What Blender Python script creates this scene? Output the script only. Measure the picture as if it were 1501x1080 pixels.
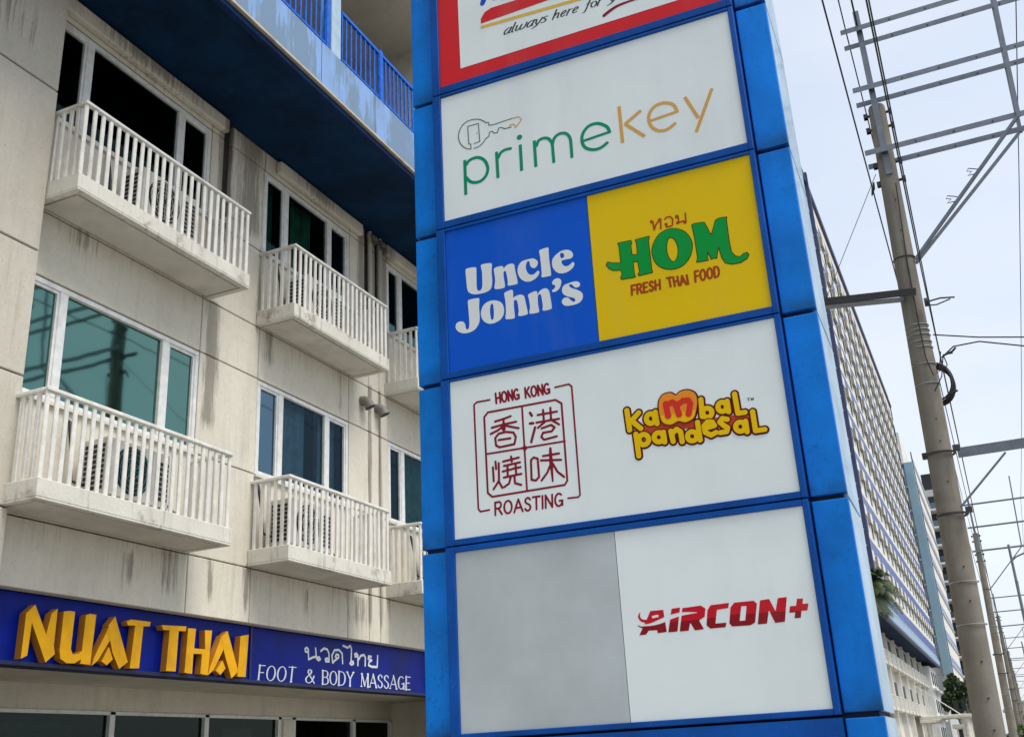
import bpy, bmesh, math, random
import numpy as np
from mathutils import Vector, Matrix

random.seed(7)
for o in list(bpy.data.objects): bpy.data.objects.remove(o)
scene = bpy.context.scene
COL = scene.collection
H = 1.6                      # eye height; all heights below are measured from the eye and lifted by H when built

# ------------------------------------------------------------------ camera
YAW, PITCH, ROLL, FPX = -0.406599, 0.361672, -0.054660, 1542.585
def cam_basis():
    f = np.array([math.sin(YAW)*math.cos(PITCH), math.cos(YAW)*math.cos(PITCH), math.sin(PITCH)])
    rt = np.cross(f, [0, 0, 1.0]); rt /= np.linalg.norm(rt); up = np.cross(rt, f)
    c, s = math.cos(ROLL), math.sin(ROLL)
    return c*rt + s*up, -s*rt + c*up, f
CR, CU, CF = cam_basis()
cd = bpy.data.cameras.new('camera'); cam = bpy.data.objects.new('camera', cd); COL.objects.link(cam)
cd.sensor_width = 36.0; cd.lens = FPX/1501*36.0; cd.clip_start = 0.05; cd.clip_end = 6000
M = Matrix((( CR[0], CU[0], -CF[0], 0), (CR[1], CU[1], -CF[1], 0), (CR[2], CU[2], -CF[2], H), (0, 0, 0, 1)))
cam.matrix_world = M
scene.camera = cam

# ------------------------------------------------------------------ world and sun: a bright overcast day
SUN_EL, SUN_AZ = math.radians(60), math.radians(101)      # azimuth clockwise from +Y
w = bpy.data.worlds.new('World'); scene.world = w; w.use_nodes = True
nt = w.node_tree; nt.nodes.clear()
out = nt.nodes.new('ShaderNodeOutputWorld')
sky = nt.nodes.new('ShaderNodeTexSky'); sky.sky_type = 'NISHITA'; sky.sun_disc = False
sky.sun_elevation = SUN_EL; sky.sun_rotation = SUN_AZ; sky.air_density = 1.2; sky.dust_density = 2.0
b1 = nt.nodes.new('ShaderNodeBackground'); b1.inputs[1].default_value = 0.05
nt.links.new(sky.outputs[0], b1.inputs[0])
tc = nt.nodes.new('ShaderNodeTexCoord')
mp = nt.nodes.new('ShaderNodeMapping'); mp.inputs['Scale'].default_value = (1.0, 1.0, 2.6)
nz = nt.nodes.new('ShaderNodeTexNoise'); nz.inputs['Scale'].default_value = 1.7; nz.inputs['Detail'].default_value = 5; nz.inputs['Roughness'].default_value = .5
cr = nt.nodes.new('ShaderNodeValToRGB')
cr.color_ramp.elements[0].position = .30; cr.color_ramp.elements[0].color = (.53, .60, .715, 1)
cr.color_ramp.elements[1].position = .66; cr.color_ramp.elements[1].color = (.71, .725, .75, 1)
b2 = nt.nodes.new('ShaderNodeBackground'); b2.inputs[1].default_value = 0.84
nt.links.new(tc.outputs['Generated'], mp.inputs[0]); nt.links.new(mp.outputs[0], nz.inputs['Vector'])
nt.links.new(nz.outputs['Fac'], cr.inputs[0]); nt.links.new(cr.outputs[0], b2.inputs[0])
ad = nt.nodes.new('ShaderNodeAddShader'); nt.links.new(b1.outputs[0], ad.inputs[0]); nt.links.new(b2.outputs[0], ad.inputs[1])
nt.links.new(ad.outputs[0], out.inputs[0])
sl = bpy.data.lights.new('sun', 'SUN'); sl.energy = 2.9; sl.angle = math.radians(30); sl.color = (1.0, .95, .87)
so = bpy.data.objects.new('sun', sl); COL.objects.link(so)
sd = Vector((math.sin(SUN_AZ)*math.cos(SUN_EL), math.cos(SUN_AZ)*math.cos(SUN_EL), math.sin(SUN_EL)))
so.rotation_euler = sd.to_track_quat('Z', 'Y').to_euler(); so.location = sd*60
vs = scene.view_settings; vs.view_transform = 'Standard'; vs.look = 'None'; vs.gamma = 1; vs.exposure = 0.28; vs.use_curve_mapping = False

# ------------------------------------------------------------------ materials
MATS = {}
class N:
    def __init__(s, name):
        s.m = bpy.data.materials.new(name); s.m.use_nodes = True; s.t = s.m.node_tree; s.t.nodes.clear()
        s.o = s.t.nodes.new('ShaderNodeOutputMaterial'); MATS[name] = s.m
    def n(s, typ, **kw):
        x = s.t.nodes.new('ShaderNode'+typ)
        for k, v in kw.items():
            if hasattr(x, k) and not k[0].isupper(): setattr(x, k, v)
            else: x.inputs[k.replace('_', ' ')].default_value = v
        return x
    def l(s, a, b): s.t.links.new(a, b)
    def math(s, op, a, b=None, clamp=False):
        x = s.t.nodes.new('ShaderNodeMath'); x.operation = op; x.use_clamp = clamp
        for i, v in enumerate((a, b)):
            if v is None: continue
            if isinstance(v, (int, float)): x.inputs[i].default_value = v
            else: s.l(v, x.inputs[i])
        return x.outputs[0]
    def mix(s, fac, a, b, mode='MIX'):
        x = s.t.nodes.new('ShaderNodeMix'); x.data_type = 'RGBA'; x.blend_type = mode
        for i, v in ((0, fac), (6, a), (7, b)):
            if isinstance(v, (int, float)): x.inputs[i].default_value = v
            elif isinstance(v, tuple): x.inputs[i].default_value = (*v, 1) if len(v) == 3 else v
            else: s.l(v, x.inputs[i])
        return x.outputs[2]
    def noise(s, scale, vec=None, stretch=None, detail=4, rough=.55):
        if vec is None:
            g = s.n('NewGeometry'); vec = g.outputs['Position']
        if stretch:
            mm = s.n('Mapping'); mm.inputs['Scale'].default_value = stretch; s.l(vec, mm.inputs[0]); vec = mm.outputs[0]
        x = s.n('TexNoise'); x.inputs['Scale'].default_value = scale; x.inputs['Detail'].default_value = detail; x.inputs['Roughness'].default_value = rough
        s.l(vec, x.inputs['Vector']); return x.outputs['Fac']
    def ramp(s, v, a, b):
        x = s.n('MapRange'); x.inputs['From Min'].default_value = a; x.inputs['From Max'].default_value = b; s.l(v, x.inputs['Value']); return x.outputs[0]

def simple(name, col, rough=.6, metal=0, var=.12, scale=6, grime=0, grime_col=(.05, .045, .035), bump=.0, spec=.5, streak=True, fine=0, coat=0):
    k = N(name)
    p = k.n('BsdfPrincipled'); p.inputs['Roughness'].default_value = rough; p.inputs['Metallic'].default_value = metal
    p.inputs['Specular IOR Level'].default_value = spec
    if coat: p.inputs['Coat Weight'].default_value = coat; p.inputs['Coat Roughness'].default_value = .08
    n1 = k.noise(scale)
    c = k.mix(k.ramp(n1, .3, .7), tuple(x*(1-var) for x in col), tuple(min(1, x*(1+var)) for x in col))
    if grime:
        n2 = k.noise(5, stretch=(1, 1, .12) if streak else None, detail=6)
        n3 = k.noise(1.3, detail=3)
        g = k.math('MULTIPLY', k.ramp(n2, .5, .78), k.ramp(n3, .35, .7))
        c = k.mix(k.math('MULTIPLY', g, grime, clamp=True), c, grime_col)
    if fine:
        n4 = k.noise(90, detail=2)
        c = k.mix(k.math('MULTIPLY', k.ramp(n4, .45, .75), fine), c, grime_col)
    k.l(c, p.inputs['Base Color'])
    rr = k.math('ADD', k.math('MULTIPLY', n1, .2), rough-.1, clamp=True); k.l(rr, p.inputs['Roughness'])
    if bump:
        bp = k.n('Bump'); bp.inputs['Strength'].default_value = bump; bp.inputs['Distance'].default_value = .02
        k.l(k.noise(25, detail=6), bp.inputs['Height']); k.l(bp.outputs[0], p.inputs['Normal'])
    k.l(p.outputs[0], k.o.inputs[0]); return k.m

def wall_mat(name, col, lines, amt=1.0):
    """painted precast concrete: blotches, run-off streaks, and heavy soot where the named joints drip, added to under the overhang to paint in shade"""
    k = N(name); p = k.n('BsdfPrincipled'); p.inputs['Roughness'].default_value = .8; p.inputs['Specular IOR Level'].default_value = .25
    g = k.n('NewGeometry'); sx = k.n('SeparateXYZ'); k.l(g.outputs['Position'], sx.inputs[0])
    y, z = sx.outputs[1], sx.outputs[2]
    blot = k.noise(.9, detail=5); c = k.mix(k.ramp(blot, .3, .7), tuple(x*.9 for x in col), tuple(x*1.05 for x in col))
    fine = k.noise(14, detail=5); c = k.mix(k.math('MULTIPLY', k.ramp(fine, .4, .8), .22), c, tuple(x*.62 for x in col))
    st = k.noise(7, stretch=(1, 1, .07), detail=6, rough=.65); st2 = k.noise(1.1, detail=4)
    light = k.math('MULTIPLY', k.ramp(st, .5, .8), k.ramp(st2, .38, .68)); c = k.mix(k.math('MULTIPLY', light, .45*amt, clamp=True), c, (.20, .17, .12))
    tot = None
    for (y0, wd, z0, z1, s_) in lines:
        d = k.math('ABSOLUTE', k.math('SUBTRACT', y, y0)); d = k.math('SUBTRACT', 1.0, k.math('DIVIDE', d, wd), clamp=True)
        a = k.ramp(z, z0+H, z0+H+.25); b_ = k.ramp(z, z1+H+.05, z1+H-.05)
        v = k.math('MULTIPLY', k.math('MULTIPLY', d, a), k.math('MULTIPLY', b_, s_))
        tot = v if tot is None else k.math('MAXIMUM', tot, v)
    st3 = k.noise(20, stretch=(1, 1, .06), detail=8, rough=.75)
    # thin run-off lines that start at the panel joints
    jn = None
    for zj in (1.70, 2.28, 3.39, 4.59, 5.26, 6.31, 7.52):
        v = k.math('MULTIPLY', k.math('POWER', k.ramp(z, zj+H-.62, zj+H), 1.5), k.ramp(z, zj+H+.004, zj+H-.004)); jn = v if jn is None else k.math('MAXIMUM', jn, v)
    fl = k.math('MULTIPLY', k.ramp(k.noise(26, stretch=(1, 1, .03), detail=8, rough=.8), .52, .68), k.ramp(k.noise(1.4, detail=3), .42, .62))
    c = k.mix(k.math('MULTIPLY', k.math('MULTIPLY', jn, fl), .75*amt, clamp=True), c, (.13, .11, .08))
    ru = k.math('MULTIPLY', k.ramp(k.noise(8, stretch=(1, 1, .1), detail=5), .6, .75), k.ramp(k.noise(.8, detail=2), .5, .65)); c = k.mix(k.math('MULTIPLY', ru, .35), c, (.30, .20, .09))
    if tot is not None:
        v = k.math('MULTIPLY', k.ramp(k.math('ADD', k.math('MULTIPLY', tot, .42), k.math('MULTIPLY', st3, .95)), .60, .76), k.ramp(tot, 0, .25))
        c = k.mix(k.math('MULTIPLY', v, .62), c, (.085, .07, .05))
    pits = k.noise(60, detail=1); c = k.mix(k.math('MULTIPLY', k.ramp(pits, .68, .76), .6), c, (.12, .1, .07))
    k.l(c, p.inputs['Base Color'])
    bp = k.n('Bump'); bp.inputs['Strength'].default_value = .25; bp.inputs['Distance'].default_value = .01
    k.l(k.noise(18, detail=6), bp.inputs['Height']); k.l(bp.outputs[0], p.inputs['Normal'])
    k.l(p.outputs[0], k.o.inputs[0]); return k.m

def edge_mat(name, col):
    k = N(name); p = k.n('BsdfPrincipled'); p.inputs['Roughness'].default_value = .8; p.inputs['Specular IOR Level'].default_value = .2
    c = k.mix(k.ramp(k.noise(2.5, detail=5), .3, .7), tuple(x*.9 for x in col), tuple(min(1, x*1.05) for x in col))
    a = k.math('MULTIPLY', k.ramp(k.noise(4.5, detail=7, rough=.7), .52, .66), k.ramp(k.noise(1.6, detail=2), .42, .62))
    c = k.mix(k.math('MULTIPLY', a, .8), c, (.22, .16, .10))
    b = k.math('MULTIPLY', k.ramp(k.noise(16, stretch=(1, 1, .12), detail=6), .55, .75), k.ramp(k.noise(2.2), .4, .62)); c = k.mix(k.math('MULTIPLY', b, .7), c, (.10, .085, .065))
    k.l(c, p.inputs['Base Color']); bp = k.n('Bump'); bp.inputs['Strength'].default_value = .35; bp.inputs['Distance'].default_value = .01
    k.l(k.noise(30, detail=6), bp.inputs['Height']); k.l(bp.outputs[0], p.inputs['Normal']); k.l(p.outputs[0], k.o.inputs[0])
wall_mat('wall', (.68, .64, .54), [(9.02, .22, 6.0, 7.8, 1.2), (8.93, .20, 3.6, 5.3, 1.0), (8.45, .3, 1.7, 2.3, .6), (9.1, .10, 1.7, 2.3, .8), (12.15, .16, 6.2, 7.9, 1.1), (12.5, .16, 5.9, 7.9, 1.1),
        (12.38, .09, 1.7, 5.3, .9), (12.66, .08, 1.7, 5.3, .9), (9.72, .1, 1.7, 2.3, 1.3), (9.5, .5, 6.3, 7.9, .85), (7.6, 1.4, 7.45, 7.9, .8), (10.9, 1.1, 7.45, 7.9, .8), (12.8, .4, 6.6, 7.9, .9), (10.0, .2, 4.7, 5.3, .7), (6.9, .5, 4.9, 5.3, .5), (7.9, .2, 1.7, 2.2, .6), (10.9, .15, 1.7, 2.2, .5), (11.6, .25, 4.5, 5.3, .45), (12.1, .5, 1.7, 2.25, .6), (9.75, .08, 5, 6.4, .6), (15.2, .2, 1.7, 7.8, .9)])  # streaks just under the soffit: soot, also painted to deepen the overhang shade
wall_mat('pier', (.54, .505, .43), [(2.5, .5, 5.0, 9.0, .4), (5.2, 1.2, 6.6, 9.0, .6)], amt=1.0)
edge_mat('slab', (.66, .64, .57))
simple('slab_soffit', (.60, .575, .51), rough=.85, grime=.4, bump=.15, scale=2, spec=.2, streak=False)
simple('rail_white', (.72, .71, .66), rough=.45, grime=.9, grime_col=(.2, .15, .1), scale=9, fine=.15)
simple('joint', (.045, .04, .035), rough=.95, var=.3, spec=.1)
simple('frame_white', (.70, .71, .69), rough=.4, grime=.4, scale=12)
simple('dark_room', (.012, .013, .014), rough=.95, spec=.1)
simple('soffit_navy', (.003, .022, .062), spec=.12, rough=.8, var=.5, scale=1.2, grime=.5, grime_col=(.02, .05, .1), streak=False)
simple('lip', (.46, .42, .33), rough=.8, grime=1, grime_col=(.12, .07, .03), scale=8)
simple('navy_lip', (.004, .022, .08), spec=.15, rough=.8, var=.3)
def faded():
    k = N('fascia'); p = k.n('BsdfPrincipled'); p.inputs['Roughness'].default_value = .4; p.inputs['Specular IOR Level'].default_value = .4
    a = k.noise(1.6, stretch=(1, 1, .45), detail=5); b = k.noise(16, stretch=(1, 1, .05), detail=5, rough=.7)
    v = k.math('ADD', k.math('MULTIPLY', a, .8), k.math('MULTIPLY', b, .35))
    c = k.mix(k.ramp(v, .57, .62), (.15, .24, .36), (.21, .36, .66))
    c = k.mix(k.math('MULTIPLY', k.ramp(k.noise(4, detail=6), .45, .8), .5), c, (.17, .22, .28))
    k.l(c, p.inputs['Base Color']); k.l(p.outputs[0], k.o.inputs[0])
faded()
simple('rail_blue', (.005, .12, .60), spec=.2, rough=.5, var=.3, scale=14, grime=.4, grime_col=(.1, .15, .3))
simple('col_pale', (.36, .50, .62), rough=.6, grime=.4)
simple('terrace_wall', (.55, .51, .42), rough=.8, grime=.4)
def glass(name, tint, rough=.035, body=(.02, .05, .05), trans=.5, wav=.006):
    k = N(name)
    gl = k.n('BsdfGlossy'); gl.inputs['Color'].default_value = (*tint, 1); gl.inputs['Roughness'].default_value = rough
    tr = k.n('BsdfTransparent'); tr.inputs['Color'].default_value = (*body, 1)
    lw = k.n('Fresnel'); lw.inputs['IOR'].default_value = 1.9
    f = k.math('ADD', lw.outputs[0], trans, clamp=True)
    ms = k.n('MixShader'); k.l(f, ms.inputs[0]); k.l(tr.outputs[0], ms.inputs[1]); k.l(gl.outputs[0], ms.inputs[2])
    bp = k.n('Bump'); bp.inputs['Strength'].default_value = wav; bp.inputs['Distance'].default_value = .1
    k.l(k.noise(1.5, detail=2), bp.inputs['Height']); k.l(bp.outputs[0], gl.inputs['Normal'])
    k.l(ms.outputs[0], k.o.inputs[0]); return k.m
glass('glass_teal', (.115, .225, .195), body=(.12, .35, .31), trans=.5, wav=.008)
glass('glass_blue', (.10, .165, .22), body=(.72, .86, .92), trans=.06)
glass('glass_dark', (.07, .11, .11), body=(.45, .62, .58), trans=.05)
glass('glass_shop', (.10, .13, .12), body=(.25, .3, .28), trans=.1)
glass('glass_far', (.25, .33, .36), body=(.1, .15, .17), trans=.35, rough=.1)
simple('curtain_teal', (.07, .20, .19), rough=.9, var=.2)
simple('curtain_blue', (.34, .50, .60), rough=.9, var=.2)
simple('curtain_green', (.08, .32, .22), rough=.9, var=.3)
simple('ac_white', (.62, .62, .58), rough=.5, grime=.7, grime_col=(.12, .1, .08))
simple('ac_teal', (.02, .22, .27), rough=.5, var=.15)
simple('black', (.015, .015, .016), rough=.6)
simple('pipe', (.44, .42, .36), rough=.7, grime=1, grime_col=(.05, .045, .035))
simple('vent', (.20, .19, .17), rough=.6, grime=.8)
def pyl(name, col, rough, coat, dirt=.5, low=(.02, .06, .16)):
    k = N(name); p = k.n('BsdfPrincipled'); p.inputs['Specular IOR Level'].default_value = .15
    p.inputs['Coat Weight'].default_value = coat; p.inputs['Coat Roughness'].default_value = .12
    a = k.noise(2.2, detail=5); c = k.mix(k.ramp(a, .3, .7), tuple(x*.72 for x in col), tuple(x*1.2 for x in col))
    s1 = k.noise(9, stretch=(1, 1, .14), detail=7, rough=.7); s2 = k.noise(2.1, detail=4)
    c = k.mix(k.math('MULTIPLY', k.math('MULTIPLY', k.ramp(s1, .5, .8), k.ramp(s2, .4, .7)), dirt, clamp=True), c, low)
    d = k.noise(70, detail=2); c = k.mix(k.math('MULTIPLY', k.ramp(d, .66, .76), .25), c, (.2, .28, .36))
    g = k.n('NewGeometry'); sx = k.n('SeparateXYZ'); k.l(g.outputs['Position'], sx.inputs[0]); tot = None
    for zj in (.165, 1.318, 2.440, 3.572, 4.69):      # algae sits on the lower edge of each sheet
        v = k.math('MULTIPLY', k.ramp(sx.outputs[2], zj+H+.20, zj+H+.02), k.ramp(sx.outputs[2], zj+H-.01, zj+H+.0))
        tot = v if tot is None else k.math('MAXIMUM', tot, v)
    al = k.math('MULTIPLY', k.math('POWER', tot, 1.6), k.ramp(k.noise(6, detail=6), .25, .7))
    c = k.mix(k.math('MULTIPLY', al, dirt*1.3, clamp=True), c, low)
    sp_ = k.noise(38, detail=5, rough=.7); c = k.mix(k.math('MULTIPLY', k.math('MULTIPLY', k.ramp(sp_, .55, .7), k.ramp(k.noise(1.7), .4, .65)), dirt*.8, clamp=True), c, low)
    bpp = k.n('Bump'); bpp.inputs['Strength'].default_value = .35; bpp.inputs['Distance'].default_value = .03; k.l(k.noise(1.8, detail=2), bpp.inputs['Height']); k.l(bpp.outputs[0], p.inputs['Normal'])
    k.l(c, p.inputs['Base Color']); k.l(k.math('ADD', k.math('MULTIPLY', s1, .25), rough-.1), p.inputs['Roughness'])
    k.l(p.outputs[0], k.o.inputs[0])
pyl('pyl_strip', (.0, .185, .68), .42, .03, 1.0, low=(.004, .07, .22))
pyl('pyl_frame', (.0, .07, .34), .45, .03, low=(.0, .04, .2))
pyl('pyl_side', (.40, .56, .70), .35, .3, .5, (.22, .42, .66))
pyl('pyl_flange', (.0, .05, .20), .5, .0)
simple('pyl_core', (.008, .014, .04), rough=.8)
def print_mat(name, col, var=.03, rough=.42, spec=.12):
    simple(name, col, rough=rough, var=var, scale=2.5, grime=.16, grime_col=(.25, .26, .25), spec=spec)
print_mat('face_white', (.70, .775, .785), spec=.25); print_mat('face_grey', (.42, .47, .49), .09, spec=.25); print_mat('face_blue', (.0, .085, .55), spec=.15); print_mat('face_yellow', (.68, .47, .0), spec=.15)
print_mat('face_red', (.58, .018, .025), spec=.15); print_mat('ink_green', (.0, .25, .125)); print_mat('ink_tan', (.62, .34, .085)); print_mat('ink_grey', (.13, .17, .155))
print_mat('ink_white', (.66, .70, .71)); print_mat('ink_hom', (.0, .27, .04)); print_mat('ink_homline', (.05, .06, .01)); print_mat('ink_brown', (.33, .05, .01))
print_mat('ink_maroon', (.22, .01, .025)); print_mat('ink_choc', (.10, .012, .006)); print_mat('ink_brick', (.42, .05, .02)); print_mat('ink_gold', (.72, .47, .0))
print_mat('ink_orange', (.72, .25, .02)); print_mat('ink_red', (.58, .03, .02)); print_mat('ink_air', (.50, .008, .02)); print_mat('ink_airdark', (.24, .006, .012))
print_mat('ink_blue', (.01, .07, .52)); print_mat('ink_yellow', (.66, .44, .06)); print_mat('ink_dark', (.045, .05, .055))
simple('board_blue', (.0, .010, .21), rough=.4, var=.35, scale=2.2, spec=.12); simple('board_trim', (.004, .008, .06), rough=.5)
simple('letter_gold', (.74, .37, .002), rough=.55, var=.12, grime=.5, spec=.2); simple('letter_side', (.48, .19, .01), rough=.55, var=.1)
simple('ceiling', (.60, .56, .46), rough=.85, grime=.25, streak=False, scale=1.5)
def conc():
    k = N('pole_concrete'); p = k.n('BsdfPrincipled'); p.inputs['Roughness'].default_value = .85; p.inputs['Specular IOR Level'].default_value = .25
    a = k.noise(3, detail=6); c = k.mix(k.ramp(a, .3, .7), (.185, .168, .138), (.255, .234, .195))
    c = k.mix(k.math('MULTIPLY', k.ramp(k.noise(9, stretch=(1, 1, .08), detail=6), .5, .75), .55), c, (.13, .11, .085))
    c = k.mix(k.math('MULTIPLY', k.ramp(k.noise(80, detail=2), .62, .72), .5), c, (.08, .07, .055))
    k.l(c, p.inputs['Base Color'])
    bp = k.n('Bump'); bp.inputs['Strength'].default_value = .4; bp.inputs['Distance'].default_value = .01
    k.l(k.noise(40, detail=6), bp.inputs['Height']); k.l(bp.outputs[0], p.inputs['Normal']); k.l(p.outputs[0], k.o.inputs[0])
conc()
simple('steel', (.17, .195, .23), rough=.5, metal=.35, var=.15, scale=8, grime=.4, grime_col=(.12, .1, .09))
simple('dark_steel', (.055, .055, .055), rough=.6, metal=.3, var=.3, grime=.6, grime_col=(.12, .1, .07), streak=False)
simple('channel_dark', (.022, .023, .024), rough=.7, var=.3, grime=.5, grime_col=(.06, .055, .045), streak=False)
simple('band', (.42, .43, .42), rough=.35, metal=.7)
simple('cable', (.012, .012, .013), rough=.55)
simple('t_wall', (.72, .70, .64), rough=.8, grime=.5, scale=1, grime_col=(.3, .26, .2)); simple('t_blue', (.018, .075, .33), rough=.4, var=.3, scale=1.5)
simple('t_white', (.72, .72, .70), rough=.6, grime=.3); simple('t_ledge', (.50, .49, .44), rough=.7, grime=.5)
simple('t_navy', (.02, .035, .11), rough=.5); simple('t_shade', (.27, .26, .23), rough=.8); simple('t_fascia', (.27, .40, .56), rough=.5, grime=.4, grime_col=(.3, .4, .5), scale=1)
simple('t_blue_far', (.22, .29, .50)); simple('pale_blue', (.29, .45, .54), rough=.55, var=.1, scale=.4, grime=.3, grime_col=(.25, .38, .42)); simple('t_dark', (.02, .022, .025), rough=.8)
simple('t_grey', (.48, .49, .49), rough=.8, grime=.4, scale=1); simple('t_ac', (.5, .5, .47), rough=.6)
simple('asphalt', (.05, .05, .052), rough=.9, var=.25, scale=3, bump=.5, streak=False, fine=.3); simple('pavement', (.38, .37, .34), rough=.9, grime=.4, bump=.3, streak=False)
simple('paint_line', (.75, .74, .70), rough=.7, grime=.6, streak=False); simple('ground_mat', (.14, .13, .11), rough=.95, scale=.3)
simple('leaf_dark', (.022, .045, .012), rough=.55, var=.5, scale=3); simple('leaf_mid', (.06, .11, .025), rough=.55, var=.4, scale=3); simple('trunk', (.16, .13, .10), rough=.9, bump=.5)
simple('lamp_lens', (.55, .55, .52), rough=.3)

# ------------------------------------------------------------------ mesh helpers
ORG = {}
EYE_SCALE = 1.0                     # scale factor about the camera eye; enlarges poles and wires and moves them back
def tag(o, label=None, cat=None, group=None, kind=None):
    if label: o['label'] = label
    if cat: o['category'] = cat
    if group: o['group'] = group
    if kind: o['kind'] = kind
    return o
def empty(name, loc, label=None, cat=None, group=None, rz=0):
    o = bpy.data.objects.new(name, None); COL.objects.link(o); o.empty_display_size = .2
    L = Vector((loc[0], loc[1], loc[2]+H)); o.location = L; o.rotation_euler = (0, 0, rz); ORG[o.name] = L
    return tag(o, label, cat, group)
def link(name, me, parent=None, loc=(0, 0, 0)):
    o = bpy.data.objects.new(name, me); COL.objects.link(o); o.location = loc
    if parent is not None: o.parent = parent
    return o
class MB:
    def __init__(s): s.v = []; s.f = []; s.mi = []; s.cur = 0
    def add(s, vs, fs):
        b = len(s.v); s.v += [tuple(map(float, v)) for v in vs]
        for f in fs: s.f.append(tuple(b+i for i in f)); s.mi.append(s.cur)
        return s
    def box(s, x0, x1, y0, y1, z0, z1):
        x0, x1 = min(x0, x1), max(x0, x1); y0, y1 = min(y0, y1), max(y0, y1); z0, z1 = min(z0, z1), max(z0, z1)
        return s.add([(x0,y0,z0),(x1,y0,z0),(x1,y1,z0),(x0,y1,z0),(x0,y0,z1),(x1,y0,z1),(x1,y1,z1),(x0,y1,z1)],
                     [(0,3,2,1),(4,5,6,7),(0,1,5,4),(1,2,6,5),(2,3,7,6),(3,0,4,7)])
    def tube(s, pts, r, n=10, cap=True):
        P = [Vector(p) for p in pts]; R = r if isinstance(r, (list, tuple)) else [r]*len(P); rings = []
        prev = None
        for i, p in enumerate(P):
            d = (P[min(i+1, len(P)-1)]-P[max(i-1, 0)]).normalized()
            a = prev if prev is not None else (Vector((0, 0, 1)) if abs(d.z) < .9 else Vector((1, 0, 0)))
            u = (a-d*a.dot(d)).normalized(); prev = u; v = d.cross(u)
            rings.append([p+(u*math.cos(2*math.pi*k/n)+v*math.sin(2*math.pi*k/n))*R[i] for k in range(n)])
        vs = [q for g in rings for q in g]; fs = []
        for i in range(len(P)-1):
            for k in range(n): fs.append((i*n+k, i*n+(k+1) % n, (i+1)*n+(k+1) % n, (i+1)*n+k))
        if cap: fs.append(tuple(range(n))[::-1]); fs.append(tuple(range((len(P)-1)*n, len(P)*n)))
        return s.add(vs, fs)
    def bar(s, a, b, wd, ht):
        """rectangular bar between two points"""
        a, b = Vector(a), Vector(b); d = (b-a).normalized(); up = Vector((0, 0, 1)) if abs(d.z) < .95 else Vector((0, 1, 0))
        u = d.cross(up).normalized()*wd/2; v = u.cross(d).normalized()*ht/2
        q = [a-u-v, a+u-v, a+u+v, a-u+v, b-u-v, b+u-v, b+u+v, b-u+v]
        return s.add(q, [(0,3,2,1),(4,5,6,7),(0,1,5,4),(1,2,6,5),(2,3,7,6),(3,0,4,7)])
    def build(s, name, mats, parent=None, bevel=0, smooth=False, local=False, seg=1, loc=None):
        me = bpy.data.meshes.new(name)
        if local: off = Vector((0, 0, 0))
        elif parent is not None:
            q = parent
            while q.parent is not None: q = q.parent
            off = ORG[q.name]-Vector((0, 0, H))
        else: off = Vector(loc)*EYE_SCALE if loc else Vector((0, 0, -H))
        me.from_pydata([(v[0]*EYE_SCALE-off.x, v[1]*EYE_SCALE-off.y, v[2]*EYE_SCALE-off.z) for v in s.v], [], s.f)
        mats = mats if isinstance(mats, (list, tuple)) else [mats]
        for m in mats: me.materials.append(MATS[m])
        if len(mats) > 1: me.polygons.foreach_set('material_index', s.mi)
        bm = bmesh.new(); bm.from_mesh(me)
        bmesh.ops.recalc_face_normals(bm, faces=bm.faces)
        if bevel:
            bmesh.ops.bevel(bm, geom=[e for e in bm.edges if e.calc_face_angle(0) > .5], offset=bevel, segments=seg, affect='EDGES', profile=.5)
        bm.to_mesh(me); bm.free()
        if smooth:
            me.shade_smooth()
            me.set_sharp_from_angle(angle=math.radians(40))
        o = link(name, me, parent)
        if parent is None and not local: o.location = (off.x, off.y, off.z+H) if loc else (0, 0, 0)
        return o
def ray(px, py): return CR*(px-750.5)/FPX - CU*(py-540)/FPX + CF
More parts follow.
